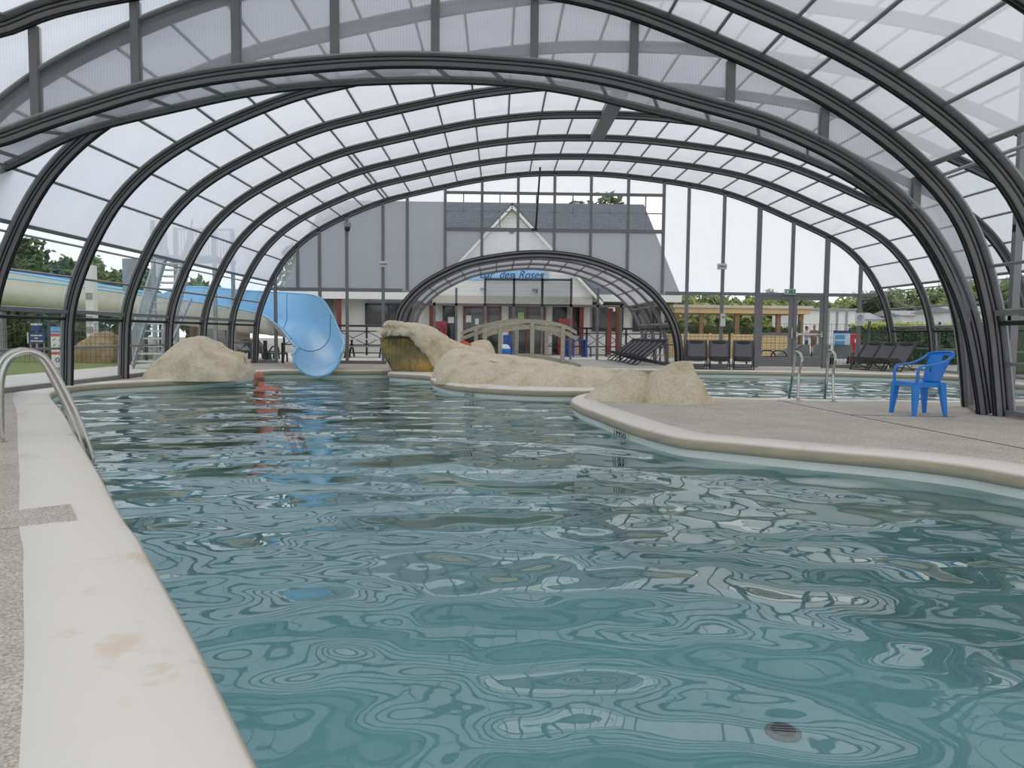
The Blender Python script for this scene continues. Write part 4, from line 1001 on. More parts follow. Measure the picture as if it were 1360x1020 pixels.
bar = thing('bar_building', 'white clapboard bar building with dark slate roof and gabled front', 'building')
ez = F(680, 391).z                                   # eaves height
apx = F(680, 272); gl, gr = F(574, 392), F(787, 392)
# main wall under the wide roof, set back behind the gable front
mw0, mw1 = F(395, 430, 37.5).x, F(882, 430, 37.5).x
MB().box((mw0, 37.5, 0), (mw1, 44, ez)).build('rear_wall', clap_m, bar)
ry = 41.0; rzL = at(545, 264, ry); rzR = at(855, 275, ry); e0 = at(372, 386, 36.3); e1 = at(905, 390, 36.3)
rz_ = (rzL.z + rzR.z) / 2
roofv = [(e0.x, 36.3, ez), (e1.x, 36.3, ez), (rzR.x, ry, rz_), (at(430, 264, ry).x, ry, rz_), (e0.x, 46, ez), (e1.x, 46, ez)]
MB().add(roofv, [(0, 1, 2, 3), (1, 5, 2), (5, 4, 3, 2), (4, 0, 3), (0, 4, 5, 1)]).build('roof', slate_m, bar)
MB().box((e0.x, 36.2, ez - .28), (e1.x, 36.4, ez + .05)).build('fascia', white_m, bar)
# gable front
MB().prism([(gl.x, YF, ez - .1), (gr.x, YF, ez - .1), (gr.x, YF, ez), (apx.x, YF, apx.z - .25), (gl.x, YF, ez)], (0, 4.4, 0)).build('gable_wall', board_m, bar)
for s, e in ((-1, gl), (1, gr)):
    a = Vector((apx.x, YF - .16, apx.z - .12)); b = Vector((e.x + s * .45, YF - .16, ez - .42))
    MB().bar(a, b, .12, .34, (0, -1, 0)).build('bargeboard', white_m, bar)
    d = (b - a); MB().prism([a + Vector((0, -.1, .12)), b + Vector((0, -.1, .12)), b + Vector((0, -.1, .2)), a + Vector((0, -.1, .2))], (0, 4.8, 0)).build('gable_roof', slate_m, bar)
MB().box((apx.x - .1, YF - .05, apx.z - 1.35), (apx.x + .1, YF, apx.z - 1.15)).build('vent', black_m, bar)
beige = mat('beige_soffit', srgb(196, 190, 178), .7)
z405, z396 = F(680, 406).z, F(680, 397).z
MB().box((gl.x, YF - .02, z405), (gr.x, YF + 1.4, ez - .08)).build('lintel_band', beige, bar)
# ground floor front wall, windows, doors
fy = 37.0
MB().box((gl.x, fy, 0), (gr.x, fy + .3, ez)).build('front_wall', clap_m, bar)
G = lambda px, py: at(px, py, fy - .02)
def opening(px0, px1, py0, py1, name, m, fr=None, mull=0, yy=None):
    a, b = G(px0, py1), G(px1, py0); y = (yy or fy) - .03
    o = MB().box((a.x, y - .02, max(a.z, .03)), (b.x, y + .02, b.z)).build(name, m, bar)
    if fr:
        w = .10; z0 = max(a.z, .03)
        for u in ((a.x, z0, a.x + w, b.z), (b.x - w, z0, b.x, b.z), (a.x, b.z - w, b.x, b.z)) + tuple(((a.x + (b.x - a.x) * (k + 1) / (mull + 1)) - w / 2, z0, (a.x + (b.x - a.x) * (k + 1) / (mull + 1)) + w / 2, b.z) for k in range(mull)):
            MB().box((u[0], y - .07, u[1]), (u[2], y - .015, u[3])).build('frame', fr, o)
    return o
opening(588, 606, 405, 452, 'window', dkglass_m, black_m); opening(615, 644, 407, 476, 'door', dkglass_m, brown_m)
opening(646, 666, 406, 476, 'door', dkglass_m, brown_m); opening(675, 725, 406, 478, 'door', dkglass_m, brown_m, 1)
opening(733, 753, 406, 470, 'window', dkglass_m, black_m); opening(760, 774, 406, 445, 'window', dkglass_m, brown_m)
opening(788, 830, 403, 440, 'window', dkglass_m, black_m, 0, 37.45); opening(842, 880, 404, 440, 'window', dkglass_m, black_m, 0, 37.45)
opening(483, 546, 403, 431, 'window', dkglass_m, black_m, 1, 37.45)
for px, m in ((450.5, brown_m), (573, brown_m), (771.5, brown_m)):
    q = at(px, 470, 36.4); MB().box((q.x - .1, 36.3, 0), (q.x + .1, 36.5, ez - .25)).build('veranda_post', m, bar)
q = at(444, 470, 37.2); MB().tube([(q.x, 37.35, 0), (q.x, 37.35, ez)], .06, 8).build('downpipe', grey_m, bar)
brick_m = mat('grey_stone_cladding', srgb(120, 118, 120), .8, var=.3, nscale=14)
a, b = at(425, 418, 37.3), at(445, 392, 37.3); MB().box((a.x, 37.3, a.z), (b.x, 37.5, b.z)).build('stone_panel', brick_m, bar)
# papers taped to the doors
for px0, px1, py0, py1, m in ((619, 626, 419, 428, white_m), (631, 636, 423, 431, white_m), (595, 604, 421, 429, white_m), (688, 696, 415, 425, mat('pale_green_paper', srgb(170, 200, 130), .8)), (610, 614, 436, 440, white_m)):
    a, b = G(px0, py1), G(px1, py0); MB().box((a.x, fy - .09, a.z), (b.x, fy - .08, b.z)).build('paper_notice', m, bar)
# sign over the gable front
sign_blue = mat('sign_light_blue', srgb(150, 196, 232), .5, var=.03); ink = mat('sign_dark_blue_ink', srgb(34, 70, 140), .5, var=.02)
a, b = F(606, 371.5, YF), F(729, 357, YF)
sg = thing('bar_sign', 'light blue sign with dark blue script lettering on the bar gable', 'sign', ((a.x + b.x) / 2, YF - .02, (a.z + b.z) / 2))
w_, h_ = (b.x - a.x), (b.z - a.z)
MB().box((-w_/2, -.04, -h_/2), (w_/2, .0, h_/2)).build('board', sign_blue, sg, False, .004)
tx = text('Bar  des  Roses', 'lettering', ink, (w_/2 - .32, -.05, -.03), (R(90), 0, 0), .54, sg, .004, .38, 'RIGHT', .88)
MB().ball((w_/2 - .16, -.05, .08), .07, .015, .09, 12, 8).build('rose_emblem', mat('sign_gold_rose', srgb(214, 170, 100), .6), sg, 'all')
def wall_cam(px, py, label):
    q = F(px, py, YF - .2); t = thing('security_camera', label, 'camera', q); MB().box((-.14, -.05, -.05), (.12, .05, .05)).build('housing', grey_m, t); MB().box((.04, .0, -.12), (.1, .2, -.05)).build('bracket', grey_m, t)
wall_cam(641.5, 384, 'grey bullet camera on the bar front under the left end of the sign'); wall_cam(711, 385, 'grey bullet camera on the bar front under the right end of the sign')
# ---------------------------------------------------------------- terrace railing, things in front of the bar
def railing(px0, px1, Y, py_top, py_bot, n, label, zlow=.35):
    a, b = at(px0, py_top, Y), at(px1, py_top, Y); t = thing('terrace_railing', label, 'railing')
    z1 = 1.28; z0 = .45
    MB().box((a.x, Y - .04, z1 - .05), (b.x, Y + .04, z1 + .04)).build('top_rail', black_m, t); MB().box((a.x, Y - .02, z1 - .26), (b.x, Y + .02, z1 - .21)).build('mid_rail', black_m, t); MB().box((a.x, Y - .02, z0 - .03), (b.x, Y + .02, z0 + .02)).build('bottom_rail', black_m, t)
    for k in range(n + 1):
        x = a.x + (b.x - a.x) * k / n; MB().box((x - .04, Y - .04, 0), (x + .04, Y + .04, z1)).build('post', black_m, t)
        if k < n:
            x2 = a.x + (b.x - a.x) * (k + 1) / n; mb = MB(); mb.bar((x, Y, z0), (x2, Y, z1 - .24), .03); mb.bar((x, Y + .031, z1 - .24), (x2, Y + .031, z0), .03); mb.build('cross_brace', black_m, t)
    return t
railing(377, 560, 33.0, 433, 470, 5, 'black terrace railing with crossed braces left of the waterfall rock'); railing(727, 884, 34.4, 433, 460, 6, 'black terrace railing with crossed braces right of the footbridge')
for px, lb in ((808.5, 'red brown wooden post in front of the bar, left of the pair'), (820, 'red brown wooden post in front of the bar, right of the pair')):
    q = at(px, 470, 33.0); t = thing('wooden_post', lb, 'post', (q.x, 33.0, 0)); MB().box((-.09, -.09, .12), (.09, .09, at(px, 407, 33).z)).build('shaft', brown_m, t, False, .01); MB().box((-.07, -.07, -.005), (.07, .07, .13)).build('steel_foot', grey_m, t)
q = at(815, 410, 32.85); t = thing('security_camera', 'small white camera fixed between the two red brown posts', 'camera', q)
MB().box((-.22, .0, .02), (.05, .06, .08)).build('arm', white_m, t); MB().box((-.03, -.14, -.12), (.05, .02, .03)).build('housing', white_m, t)
def vending(px, Y, w, h, z, label):
    q = at(px, 440, Y); t = thing('drinks_cabinet', label, 'cabinet', (q.x, Y, z)); MB().box((-w/2, -.25, 0), (w/2, .25, h)).build('body', mat('dark_red_panel', srgb(146, 38, 46), .45), t, False, .01)
    MB().box((-w*.36, -.27, h * .35), (w*.36, -.25, h * .9)).build('display_panel', mat('dim_display_panel', srgb(120, 40, 46), .3, var=.5, nscale=9), t); MB().box((-w*.3, -.275, h*.1), (w*.3, -.25, h*.25)).build('flap', black_m, t)
vending(751, 36.5, .72, 1.75, -.005, 'red vending machine against the bar wall behind the footbridge'); vending(585.5, 35.6, .55, 1.55, -.005, 'red ice cream board cabinet by the bar door left of the bridge')
blue_pl = mat('dark_blue_plastic', srgb(30, 80, 150), .5)
def table(px, Y, label):
    q = at(px, 455, Y); t = thing('terrace_table', label, 'table', (q.x, Y, -.005)); MB().box((-.45, -.45, .72), (.45, .45, .78)).build('table_top', blue_pl, t, False, .01)
    for a in (-1, 1):
        for b in (-1, 1): MB().box((a*.38-.04, b*.38-.04, 0), (a*.38+.04, b*.38+.04, .72)).build('leg', blue_pl, t)
def tchair(px, Y, label, m, rz=0):
    q = at(px, 455, Y); t = thing('terrace_chair', label, 'chair', (q.x, Y, -.005), rz)
    MB().box((-.22, -.22, .42), (.22, .22, .46)).build('seat', m, t, False, .01); MB().box((-.22, .19, .46), (.22, .22, .95)).build('backrest', m, t, False, .01)
    for a in (-1, 1):
        for b in (-1, 1): MB().box((a*.19-.025, b*.19-.025, 0), (a*.19+.025, b*.19+.025, .42)).build('leg', m, t)
table(766, 33.4, 'blue plastic table on the bar terrace right of the footbridge')
tchair(779, 33.6, 'blue plastic chair beside the blue table on the bar terrace', blue_pl, R(80)); tchair(756, 33.2, 'blue plastic chair in front of the blue terrace table', blue_pl, R(-100)); tchair(677, 33.2, 'blue plastic chair seen through the footbridge', blue_pl, R(150))
# picnic tables left behind the glass
def bench_table(px, Y, label):
    q = at(px, 460, Y); t = thing('picnic_table', label, 'table', (q.x, Y, -.005)); pale = mat('pale_table_top', srgb(200, 200, 198), .6)
    MB().box((-.8, -.35, .70), (.8, .35, .75)).build('table_top', pale, t)
    for s in (-1, 1):
        MB().box((-.8, s*.68-.13, .42), (.8, s*.68+.13, .46)).build('bench', grey_m, t)
        MB().bar((s*.6, -.55, 0), (s*.6, .12, .7), .06).build('leg', black_m, t); MB().bar((s*.6, .55, 0), (s*.6, -.12, .7), .061).build('leg', black_m, t)
bench_table(487, 30.6, 'picnic table behind the gable glass just left of the waterfall rock'); bench_table(441, 30.0, 'picnic table behind the gable glass beside the slide end')
# resin loungers outside
resin = mat('dark_green_grey_resin', srgb(58, 64, 64), .5)
def resin_lounger(label, group):
    t = thing('resin_lounger', label, 'lounger', group=group)
    rows = [[Vector((x, y, z)) for x in (-.3, 0, .3)] for y, z in ((-.95, .30), (-.3, .31), (.25, .30), (.55, .48), (.95, .72))]; sheet(rows, .04).build('bed', resin, t)
    for s in (-1, 1):
        MB().tube(cr([(s*.33, .30, .30), (s*.34, .15, .46), (s*.34, -.05, .50), (s*.33, -.28, .46), (s*.32, -.35, .30)], 4), .025, 7).build('armrest', resin, t, 'all')
        for y in (-.8, .45): MB().tube(cr([(s*.29, y - .13, 0), (s*.30, y - .08, .27), (s*.30, y + .08, .27), (s*.29, y + .13, 0)], 4), .03, 7).build('leg', resin, t, 'all')
    return t
rl = resin_lounger('dark resin lounger outside, behind the double door glass', 'resin loungers outside the gable')
rl.location = (at(1028, 480, 26.6).x, 26.6, -.005); rl.rotation_euler.z = R(-75)
for k, px in enumerate((1064, 1093, 1122, 1151)):
    dup(rl, (at(px, 480, 26.4).x, 26.4 + .1 * k, -.005), R(-20 - 3 * k), 'dark resin lounger outside the gable, ' + ['first', 'second', 'third', 'last'][k] + ' right of the door handle')
for k, (px, Y, lb) in enumerate(((336, 27.8, 'dark resin lounger outside beneath the slide, beside the hut'), (318, 28.6, 'dark resin lounger outside, behind the left boulder'), (352, 25.6, 'dark resin lounger outside under the slide bend'))):
    c = dup(rl, (at(px, 480, Y).x, Y, -.005), R(70 - 12 * k), lb); c['group'] = 'resin loungers under the slide'
# wooden hut under the slide
plank_m = mat('grey_brown_planks', srgb(118, 102, 88), .8, var=.25, nscale=5, space=(.6, .6, 9))
t = thing('wooden_hut', 'low grey brown plank hut under the slide beyond the left glass wall', 'hut'); a, b = at(252, 450, 33), at(345, 450, 33)
MB().box((a.x, 30.6 + 2.4, 0), (b.x - 1.2, 33 + 2.4, 2.1)).build('plank_wall', plank_m, t); MB().box((a.x - .2, 32.7, 2.1), (b.x - 1.0, 35.6, 2.22)).build('roof', slate_m, t)
MB().box((b.x - 2.4, 32.96, 0), (b.x - 1.5, 33.02, 1.95)).build('door', grey_m, t); MB().box((a.x + 1.2, 32.97, 1.0), (a.x + 1.9, 33.02, 1.6)).build('window', dkglass_m, t)
# tan boulder outside, left
mb = MB(); lobe(mb, [(104,486),(108,460),(120,446),(138,441),(155,448),(166,470),(168,486)], 24.6, 2.0, 12, .08)
tan = rock_mat('brown_earth_bank', srgb(176, 152, 112), srgb(156, 132, 96), srgb(120, 104, 78)); tag(mb.build('earth_bank', tan, None, 'all'), 'brown earth bank outside the left glass wall under the slide', 'mound')
# ---------------------------------------------------------------- fences
fence_m = mat('dark_green_wire', srgb(62, 72, 66), .6)
def wire_fence(p, q, h, label, posts=4, step=.16):
    t = thing('wire_fence', label, 'fence'); p, q = Vector((p[0], p[1], -.06)), Vector((q[0], q[1], -.06)); d = q - p; n = int(d.length / step)
    mb = MB()
    for k in range(n + 1): a = p + d * k / n; mb.bar(a + Vector((0, 0, .05)), a + Vector((0, 0, h)), .008)
    for k in range(7): z = .06 + (h - .08) * k / 6; mb.bar(p + Vector((0, 0, z)), q + Vector((0, 0, z)), .01)
    mb.build('wire_mesh', fence_m, t)
    for k in range(posts + 1): a = p + d * k / posts; MB().box((a.x - .035, a.y - .035, -.06), (a.x + .035, a.y + .035, h + .05)).build('post', fence_m, t)
wire_fence((-24, 25.0), (-10.9, 22.6), 1.25, 'dark green wire mesh fence across the lawn beyond the left glass wall', 5)
wire_fence((-10.95, 22.7), (-11.3, 25.6), 1.25, 'short wire mesh fence between the path and the slide', 2)
wire_fence((6.2, 28.5), (27, 27.5), 1.55, 'wire mesh fence behind the loungers beyond the right gable', 8)
# signs outside on the left
navy = mat('sign_navy', srgb(38, 66, 128), .5, var=.02)
q = gd(77, 489); q = at(77, 487.5, 20.2)
t = thing('notice_totem', 'tall white notice panel with blue header and red bands outside the left glass', 'sign', (q.x, q.y, -.012), R(18)); H = at(77, 433, 20.2).z; w = .14
MB().box((-w, -.03, 0), (w, .03, H)).build('panel', white_m, t); MB().box((-w, -.036, H - .17), (w, -.03, H)).build('blue_header', mat('sign_cyan', srgb(90, 160, 205), .5), t)
mr_ = mat('sign_red', srgb(206, 84, 92), .5)
for z in (H - .26, H - .74): MB().box((-w, -.036, z), (w, -.03, z + .07)).build('red_band', mr_, t)
text('LE CODE', 'lettering', white_m, (0, -.04, H - .085), (R(90), 0, 0), .065, t)
for r_ in range(2):
    for c_ in (-1, 1): MB().bar((c_*.065 - .03, -.036, H - .37 - .15 * r_), (c_*.065 + .03, -.036, H - .31 - .15 * r_), .018, .01).build('pictogram', black_m, t)
MB().tube([(.04 * math.cos(a), -.036, H - .88 + .055 * math.sin(a)) for a in [2 * math.pi * k / 16 for k in range(16)]], .010, 6, False, True).build('round_symbol', navy, t)
q = at(49, 449, 23.4); t = thing('fence_sign', 'navy blue sign with pale lettering on the lawn fence', 'sign', q)
MB().box((-.24, -.02, -.17), (.25, .0, .17)).build('board', navy, t); MB().box((-.28, -.03, -.17), (-.24, .01, .17)).build('edge', white_m, t)
for k, (s_, w) in enumerate(((.08, .17), (.0, .06), (-.09, .19))): MB().box((-w, -.024, s_ - .018), (w, -.02, s_ + .018)).build('text_line', white_m, t)
for s in (-.2, .2): MB().box((s - .02, .0, -q.z), (s + .02, .03, .17)).build('leg', grey_m, t)
q = at(48.5, 434, 25.4); t = thing('life_station', 'small navy and white box on a post beyond the lawn fence', 'box', q)
MB().box((-.12, -.08, -.14), (.12, .08, .10)).build('box_body', navy, t, False, .01); MB().box((-.13, -.09, .05), (.13, .09, .12)).build('white_lid', white_m, t); MB().box((-.03, -.03, -q.z), (.03, .03, -.14)).build('post', grey_m, t)
q = at(182, 470, 25.8); t = thing('warning_sign', 'small white sign with a red header at the foot of the slide staircase', 'sign', q)
MB().box((-.2, -.02, -.18), (.2, .0, .14)).build('board', white_m, t); MB().box((-.2, -.02, .14), (.2, .0, .2)).build('red_header', mr_, t)
for k in range(2): MB().box((-.14, -.025, .03 - .09 * k), (.14, -.02, .06 - .09 * k)).build('text_line', mr_, t)
MB().box((-.03, .0, -q.z), (.03, .03, .15)).build('leg', grey_m, t)
# ---------------------------------------------------------------- right side: pergola, wooden screen, container, homes
pine = mat('light_pine', srgb(206, 178, 132), .7, var=.1, nscale=3, space=(.5, 3, 3))
pg = thing('pergola', 'long pale timber shelter with flat roof beyond the right gable', 'pergola')
Yp = 40.0; a, b = at(896, 410, Yp), at(1077, 411, Yp)
MB().box((a.x, Yp, at(960, 416, Yp).z), (b.x, Yp + 4, at(960, 408.5, Yp).z)).build('roof', pine, pg); MB().box((a.x - .1, Yp - .1, at(960, 409, Yp).z), (b.x + .1, Yp + 4.1, at(960, 406.5, Yp).z + .05)).build('roof_edge', mat('pale_roof_edging', srgb(200, 190, 172), .7), pg)
for px in (897, 931, 978, 1033, 1063):
    q = at(px, 440, Yp + .3); MB().box((q.x - .11, Yp + .2, -.06), (q.x + .11, Yp + .42, a.z)).build('post', mat('brown_timber_post', srgb(140, 104, 72), .7), pg)
sc_ = thing('wooden_screen', 'honey coloured horizontal board screen behind the three loungers', 'screen'); a, b = at(884, 460, 33), at(1060, 460, 33); z1 = at(960, 443.5, 33).z
for k in range(9):
    z = -.02 + (z1 + .02) * k / 9; MB().box((a.x, 33, z), (b.x, 33.04, z + (z1 + .02) / 9 - .012)).build('board', pine, sc_)
for k in range(7): x = a.x + (b.x - a.x) * k / 6; MB().box((x - .04, 32.96, -.06), (x + .04, 33.06, z1 + .03)).build('post', pine, sc_)
cont = thing('white_container', 'large white box container behind the blue notice stand', 'container'); a, b = at(1062, 440, 49), at(1136, 440, 49); z1 = at(1100, 412, 49).z
MB().box((a.x, 49, -.06), (b.x, 54, z1)).build('body', white_m, cont)
for px in (1100, 1111.5, 1124): q = at(px, 440, 48.95); MB().box((q.x - .05, 48.9, 0), (q.x + .05, 49, z1 - .1)).build('door_bar', grey_m, cont)
MB().box((a.x - .1, 48.8, z1), (b.x + .1, 54.1, z1 + .12)).build('roof_edge', grey_m, cont)
def mobile_home(px0, px1, Y, py_roof, py_eave, label, m=None):
    a, b = at(px0, py_eave, Y), at(px1, py_eave, Y); zr = at(px0, py_roof, Y).z; t = thing('mobile_home', label, 'mobile home')
    MB().box((a.x, Y, .3), (b.x, Y + 5, a.z)).build('wall', m or white_m, t)
    MB().prism([(a.x - .2, Y - .3, a.z), (a.x - .2, Y + 5.3, a.z), (a.x - .2, Y + 2.5, zr)], (b.x - a.x + .4, 0, 0)).build('roof', mat('grey_roof_sheet', srgb(150, 150, 152), .6), t)
    n = max(2, int((b.x - a.x) / 3))
    for k in range(n): x = a.x + (b.x - a.x) * (k + .5) / n; MB().box((x - .5, Y - .03, a.z - 1.5), (x + .5, Y + .02, a.z - .5)).build('window', dkglass_m, t)
    MB().box((a.x, Y + .1, -.06), (b.x, Y + 4.9, .3)).build('skirt', grey_m, t)
mobile_home(1142, 1172, 58, 414, 424, 'white mobile home to the right of the container'); mobile_home(1198, 1262, 56, 411, 419, 'long white mobile home beyond the hedge on the right'); mobile_home(1272, 1345, 48, 404, 414, 'white mobile home seen past the low module arches')
# notice stand and red bin
q = at(1117, 475, 27.6); t = thing('notice_stand', 'blue and white notice stand outside beside the red bin', 'sign', (q.x, 27.6, -.06))
z0, z1 = at(1117, 469, 27.6).z + .06, at(1117, 439, 27.6).z + .06
MB().box((-.3, -.02, z0), (.3, .02, z1)).build('panel', mat('pale_blue_print', srgb(186, 214, 230), .5), t); MB().box((-.31, -.03, z1 - .1), (.31, .03, z1)).build('dark_header', navy, t)
for k in range(2): MB().box((-.26, -.026, z1 - .32 - .22 * k), (.10, -.02, z1 - .16 - .22 * k)).build('blue_panel', mat('sign_mid_blue', srgb(86, 150, 196), .5), t)
for k in range(3): MB().box((-.26, -.026, z0 + .08 + .06 * k), (.26, -.02, z0 + .10 + .06 * k)).build('text_line', grey_m, t)
for s in (-.27, .27): MB().box((s - .025, .02, 0), (s + .025, .06, z1)).build('leg', black_m, t)
q = at(1132, 468, 28.4); z1 = at(1132, 444, 28.2).z
t = thing('red_bin', 'red upright bin next to the blue notice stand', 'bin', (q.x, 28.2, -.06)); MB().box((-.15, -.15, .12), (.15, .15, z1)).build('body', red_m, t, False, .03); MB().box((-.16, -.16, z1), (.16, .16, z1 + .08)).build('lid', red_m, t, False, .03); MB().box((-.1, -.16, z1 - .25), (.1, -.15, z1 - .12)).build('slot', white_m, t); MB().box((-.1, -.1, 0), (.1, .1, .12)).build('foot', black_m, t)
# dark car roof behind the screen
q = at(908, 440, 47.5); t = thing('parked_car', 'dark parked car partly hidden behind the board screen', 'car', (q.x, 47.5, -.06))
MB().loft([[Vector((x, y, z)) for x in (-2.0, 2.0) for y in ((0,) if x < 0 else (0,))] for z in (0,) for y in (0,)] * 0 or [[Vector(p) for p in ((-2, -.8, .3), (2, -.8, .3), (2, .8, .3), (-2, .8, .3))], [Vector(p) for p in ((-2.05, -.85, .75), (2.05, -.85, .75), (2.05, .85, .75), (-2.05, .85, .75))], [Vector(p) for p in ((-1.9, -.82, .95), (1.9, -.82, .95), (1.9, .82, .95), (-1.9, .82, .95))]]).build('body', black_m, t, True, .04)
MB().loft([[Vector(p) for p in ((-1.5, -.78, .95), (1.2, -.78, .95), (1.2, .78, .95), (-1.5, .78, .95))], [Vector(p) for p in ((-1.1, -.66, 1.45), (.7, -.66, 1.45), (.7, .66, 1.45), (-1.1, .66, 1.45))]]).build('cabin_glass', dkglass_m, t, False, .03); MB().box((-1.12, -.67, 1.44), (.72, .67, 1.5)).build('roof_panel', grey_m, t, False, .02)
for x in (-1.25, 1.25):
    for y in (-.82, .82): MB().loft([[Vector((x + .31 * math.cos(a), y + dy, .31 + .31 * math.sin(a))) for a in [2 * math.pi * k / 16 for k in range(16)]] for dy in (-.1, .1)]).build('wheel', black_m, t)
# ---------------------------------------------------------------- people outside
def person(px, Y, label, shirt, trousers, rz, h=1.72, bare=False):
    q = at(px, 467, Y); t = thing('person', label, 'person', (q.x, Y, -.06), rz, ); k = h / 1.75
    mb = MB(); mb.ball((0, -.01, 1.62), .088, .10, .125, 14, 10); mb.ball((0, -.105, 1.60), .016, .02, .025, 8, 6); mb.tube([(0, .01, 1.53), (0, .02, 1.42)], .055, 10)
    for s in (-1, 1): mb.ball((s*.09, .01, 1.62), .012, .02, .03, 8, 6)
    mb.loft([[Vector((a * math.cos(j / 14 * 2 * math.pi), y + b * math.sin(j / 14 * 2 * math.pi), z)) for j in range(14)] for z, a, b, y in ((1.45, .09, .06, .02), (1.38, .19, .10, .02), (1.2, .18, .115, .01), (1.0, .155, .10, .0), (.9, .165, .115, .0), (.8, .16, .11, 0))])
    for s in (-1, 1):
        mb.tube(cr([(s*.09, 0, .86), (s*.095, -.01, .48), (s*.10, .02, .08)], 4), [.085, .08, .075, .068, .058, .055, .05, .042, .038], 10)
        mb.ball((s*.10, -.06, .045), .042, .12, .045, 10, 7)
        mb.tube(cr([(s*.19, .02, 1.37), (s*.24, -.02, 1.12), (s*.17, -.22, 1.04)], 4), [.05, .048, .045, .042, .038, .036, .034, .03, .027], 10)
        mb.ball((s*.155, -.26, 1.045), .026, .045, .03, 9, 7)
        for f in range(4): mb.tube([(s*.155 + .013*(f-1.5), -.29, 1.045), (s*.155 + .013*(f-1.5), -.345 + .006*abs(f-1.5), 1.035)], .008, 6)
        mb.tube([(s*.13, -.25, 1.05), (s*.105, -.29, 1.055)], .009, 6)
    mb.v = [tuple(c * k for c in v) for v in mb.v]
    o = mb.build('body', skin_m, t, 'all'); rm = o.modifiers.new('skin', 'REMESH'); rm.mode = 'VOXEL'; rm.voxel_size = .016; rm.use_smooth_shade = True
    S = MB(); S.loft([[Vector((a * math.cos(j / 16 * 2 * math.pi), b * math.sin(j / 16 * 2 * math.pi), z)) * k for j in range(16)] for z, a, b in ((1.44, .10, .075), (1.39, .205, .125), (1.2, .20, .135), (1.0, .18, .125), (.84, .19, .135))], True, False)
    for s in (-1, 1): S.tube([Vector(p) * k for p in ((s*.185, .02, 1.38), (s*.235, -.01, 1.16))], [.068, .062], 10)
    S.build('shirt', shirt, t, 'all')
    T = MB(); T.loft([[Vector((a * math.cos(j / 16 * 2 * math.pi), b * math.sin(j / 16 * 2 * math.pi), z)) * k for j in range(16)] for z, a, b in ((.92, .175, .125), (.80, .18, .128))])
    for s in (-1, 1): T.tube([Vector(p) * k for p in ((s*.09, 0, .86), (s*.096, -.01, .5), (s*.10, .02, .5 if bare else .1))], [.098, .085, .083 if bare else .062], 12)
    T.build('trousers', trousers, t, 'all'); MB().ball(Vector((0, .012, 1.645)) * k, .096, .104, .115, 12, 8).build('hair', mat('brown_hair', srgb(70, 54, 44), .9), t, 'all')
    for s in (-1, 1): MB().ball(Vector((s * .032, -.098, 1.63)) * k, .012, .008, .007, 7, 5).build('eye', black_m, t, 'all')
person(1070.5, 46.0, 'person in a pale blue shirt and dark trousers outside behind the door glass', mat('pale_blue_cotton', srgb(176, 192, 224), .9), mat('dark_navy_cloth', srgb(46, 50, 62), .9), R(60), 1.70)
person(1080.5, 45.4, 'person in a brown top and shorts outside behind the push bar', mat('brown_top', srgb(120, 96, 92), .9), mat('taupe_shorts', srgb(112, 100, 92), .9), R(-30), 1.78, True)
# ---------------------------------------------------------------- trees and hedges
def leaf_mat(name, a, b, c):
    w = NT(name); v = w.coords(); p = w.n('ShaderNodeBsdfPrincipled'); p.inputs['Roughness'].default_value = .7
    f = w.noise(v, 3.0, 4, .7); w.l(w.ramp(f, [(.3, a), (.5, b), (.7, c)]), p.inputs['Base Color']); w.l(p.outputs[0], w.out.inputs['Surface']); return w.m
leaf_a = leaf_mat('dark_green_leaves', srgb(58, 74, 46), srgb(74, 92, 54), srgb(96, 112, 66))
leaf_b = leaf_mat('mid_green_leaves', srgb(82, 102, 54), srgb(110, 130, 72), srgb(140, 156, 96))
leaf_c = leaf_mat('fresh_green_leaves', srgb(104, 122, 60), srgb(138, 152, 78), srgb(166, 172, 100))
leaf_h = leaf_mat('hedge_leaves', srgb(48, 72, 46), srgb(66, 96, 58), srgb(90, 116, 66))
bark = mat('brown_bark', srgb(92, 78, 64), .9, var=.25, nscale=8)
def crown(c, r, n, size, seed, m, parent, clumps=40):
    rd = random.Random(seed); mb = MB(); vs, fs = [], []; cl = []
    for k in range(clumps):
        d = Vector((rd.gauss(0, 1), rd.gauss(0, 1), rd.gauss(0, 1))).normalized() * rd.uniform(.35, .9); cl.append((Vector((c[0] + d.x * r[0], c[1] + d.y * r[1], c[2] + d.z * r[2])), rd.uniform(.22, .42)))
    for k in range(n):
        q, s = rd.choice(cl); d = Vector((rd.gauss(0, 1), rd.gauss(0, 1), rd.gauss(0, 1))).normalized() * s * rd.uniform(.5, 1.0)
        p = q + Vector((d.x * r[0], d.y * r[1], d.z * r[2])); a = Vector((rd.gauss(0, 1), rd.gauss(0, 1), rd.gauss(0, 1))).normalized(); b = a.orthogonal().normalized(); z = size * rd.uniform(.6, 1.3)
        o = len(vs); vs += [p + a * z, p + b * z * .5, p - a * z, p - b * z * .5]; fs.append((o, o + 1, o + 2, o + 3))
    mb.add(vs, fs); return mb.build('crown', m, parent, fix=False)
def tree(px, Y, py_top, width_px, label, m, seed, n=1800, size=.3, group='trees beyond the pool hall', name='broadleaf_tree'):
    q = at(px, py_top, Y); w = width_px / FPX * Y / 2; h = q.z; t = thing(name, label, 'tree', (q.x, Y, -.06), group=group)
    ch_ = h * .47; crown((0, 0, h - ch_ * .98), (w, w, ch_), n, size, seed, m, t)
    MB().tube([(0, 0, 0), (.08, .05, h * .3), (0, 0, h * .62)], [h * .03, h * .024, h * .012], 8).build('trunk', bark, t, 'all')
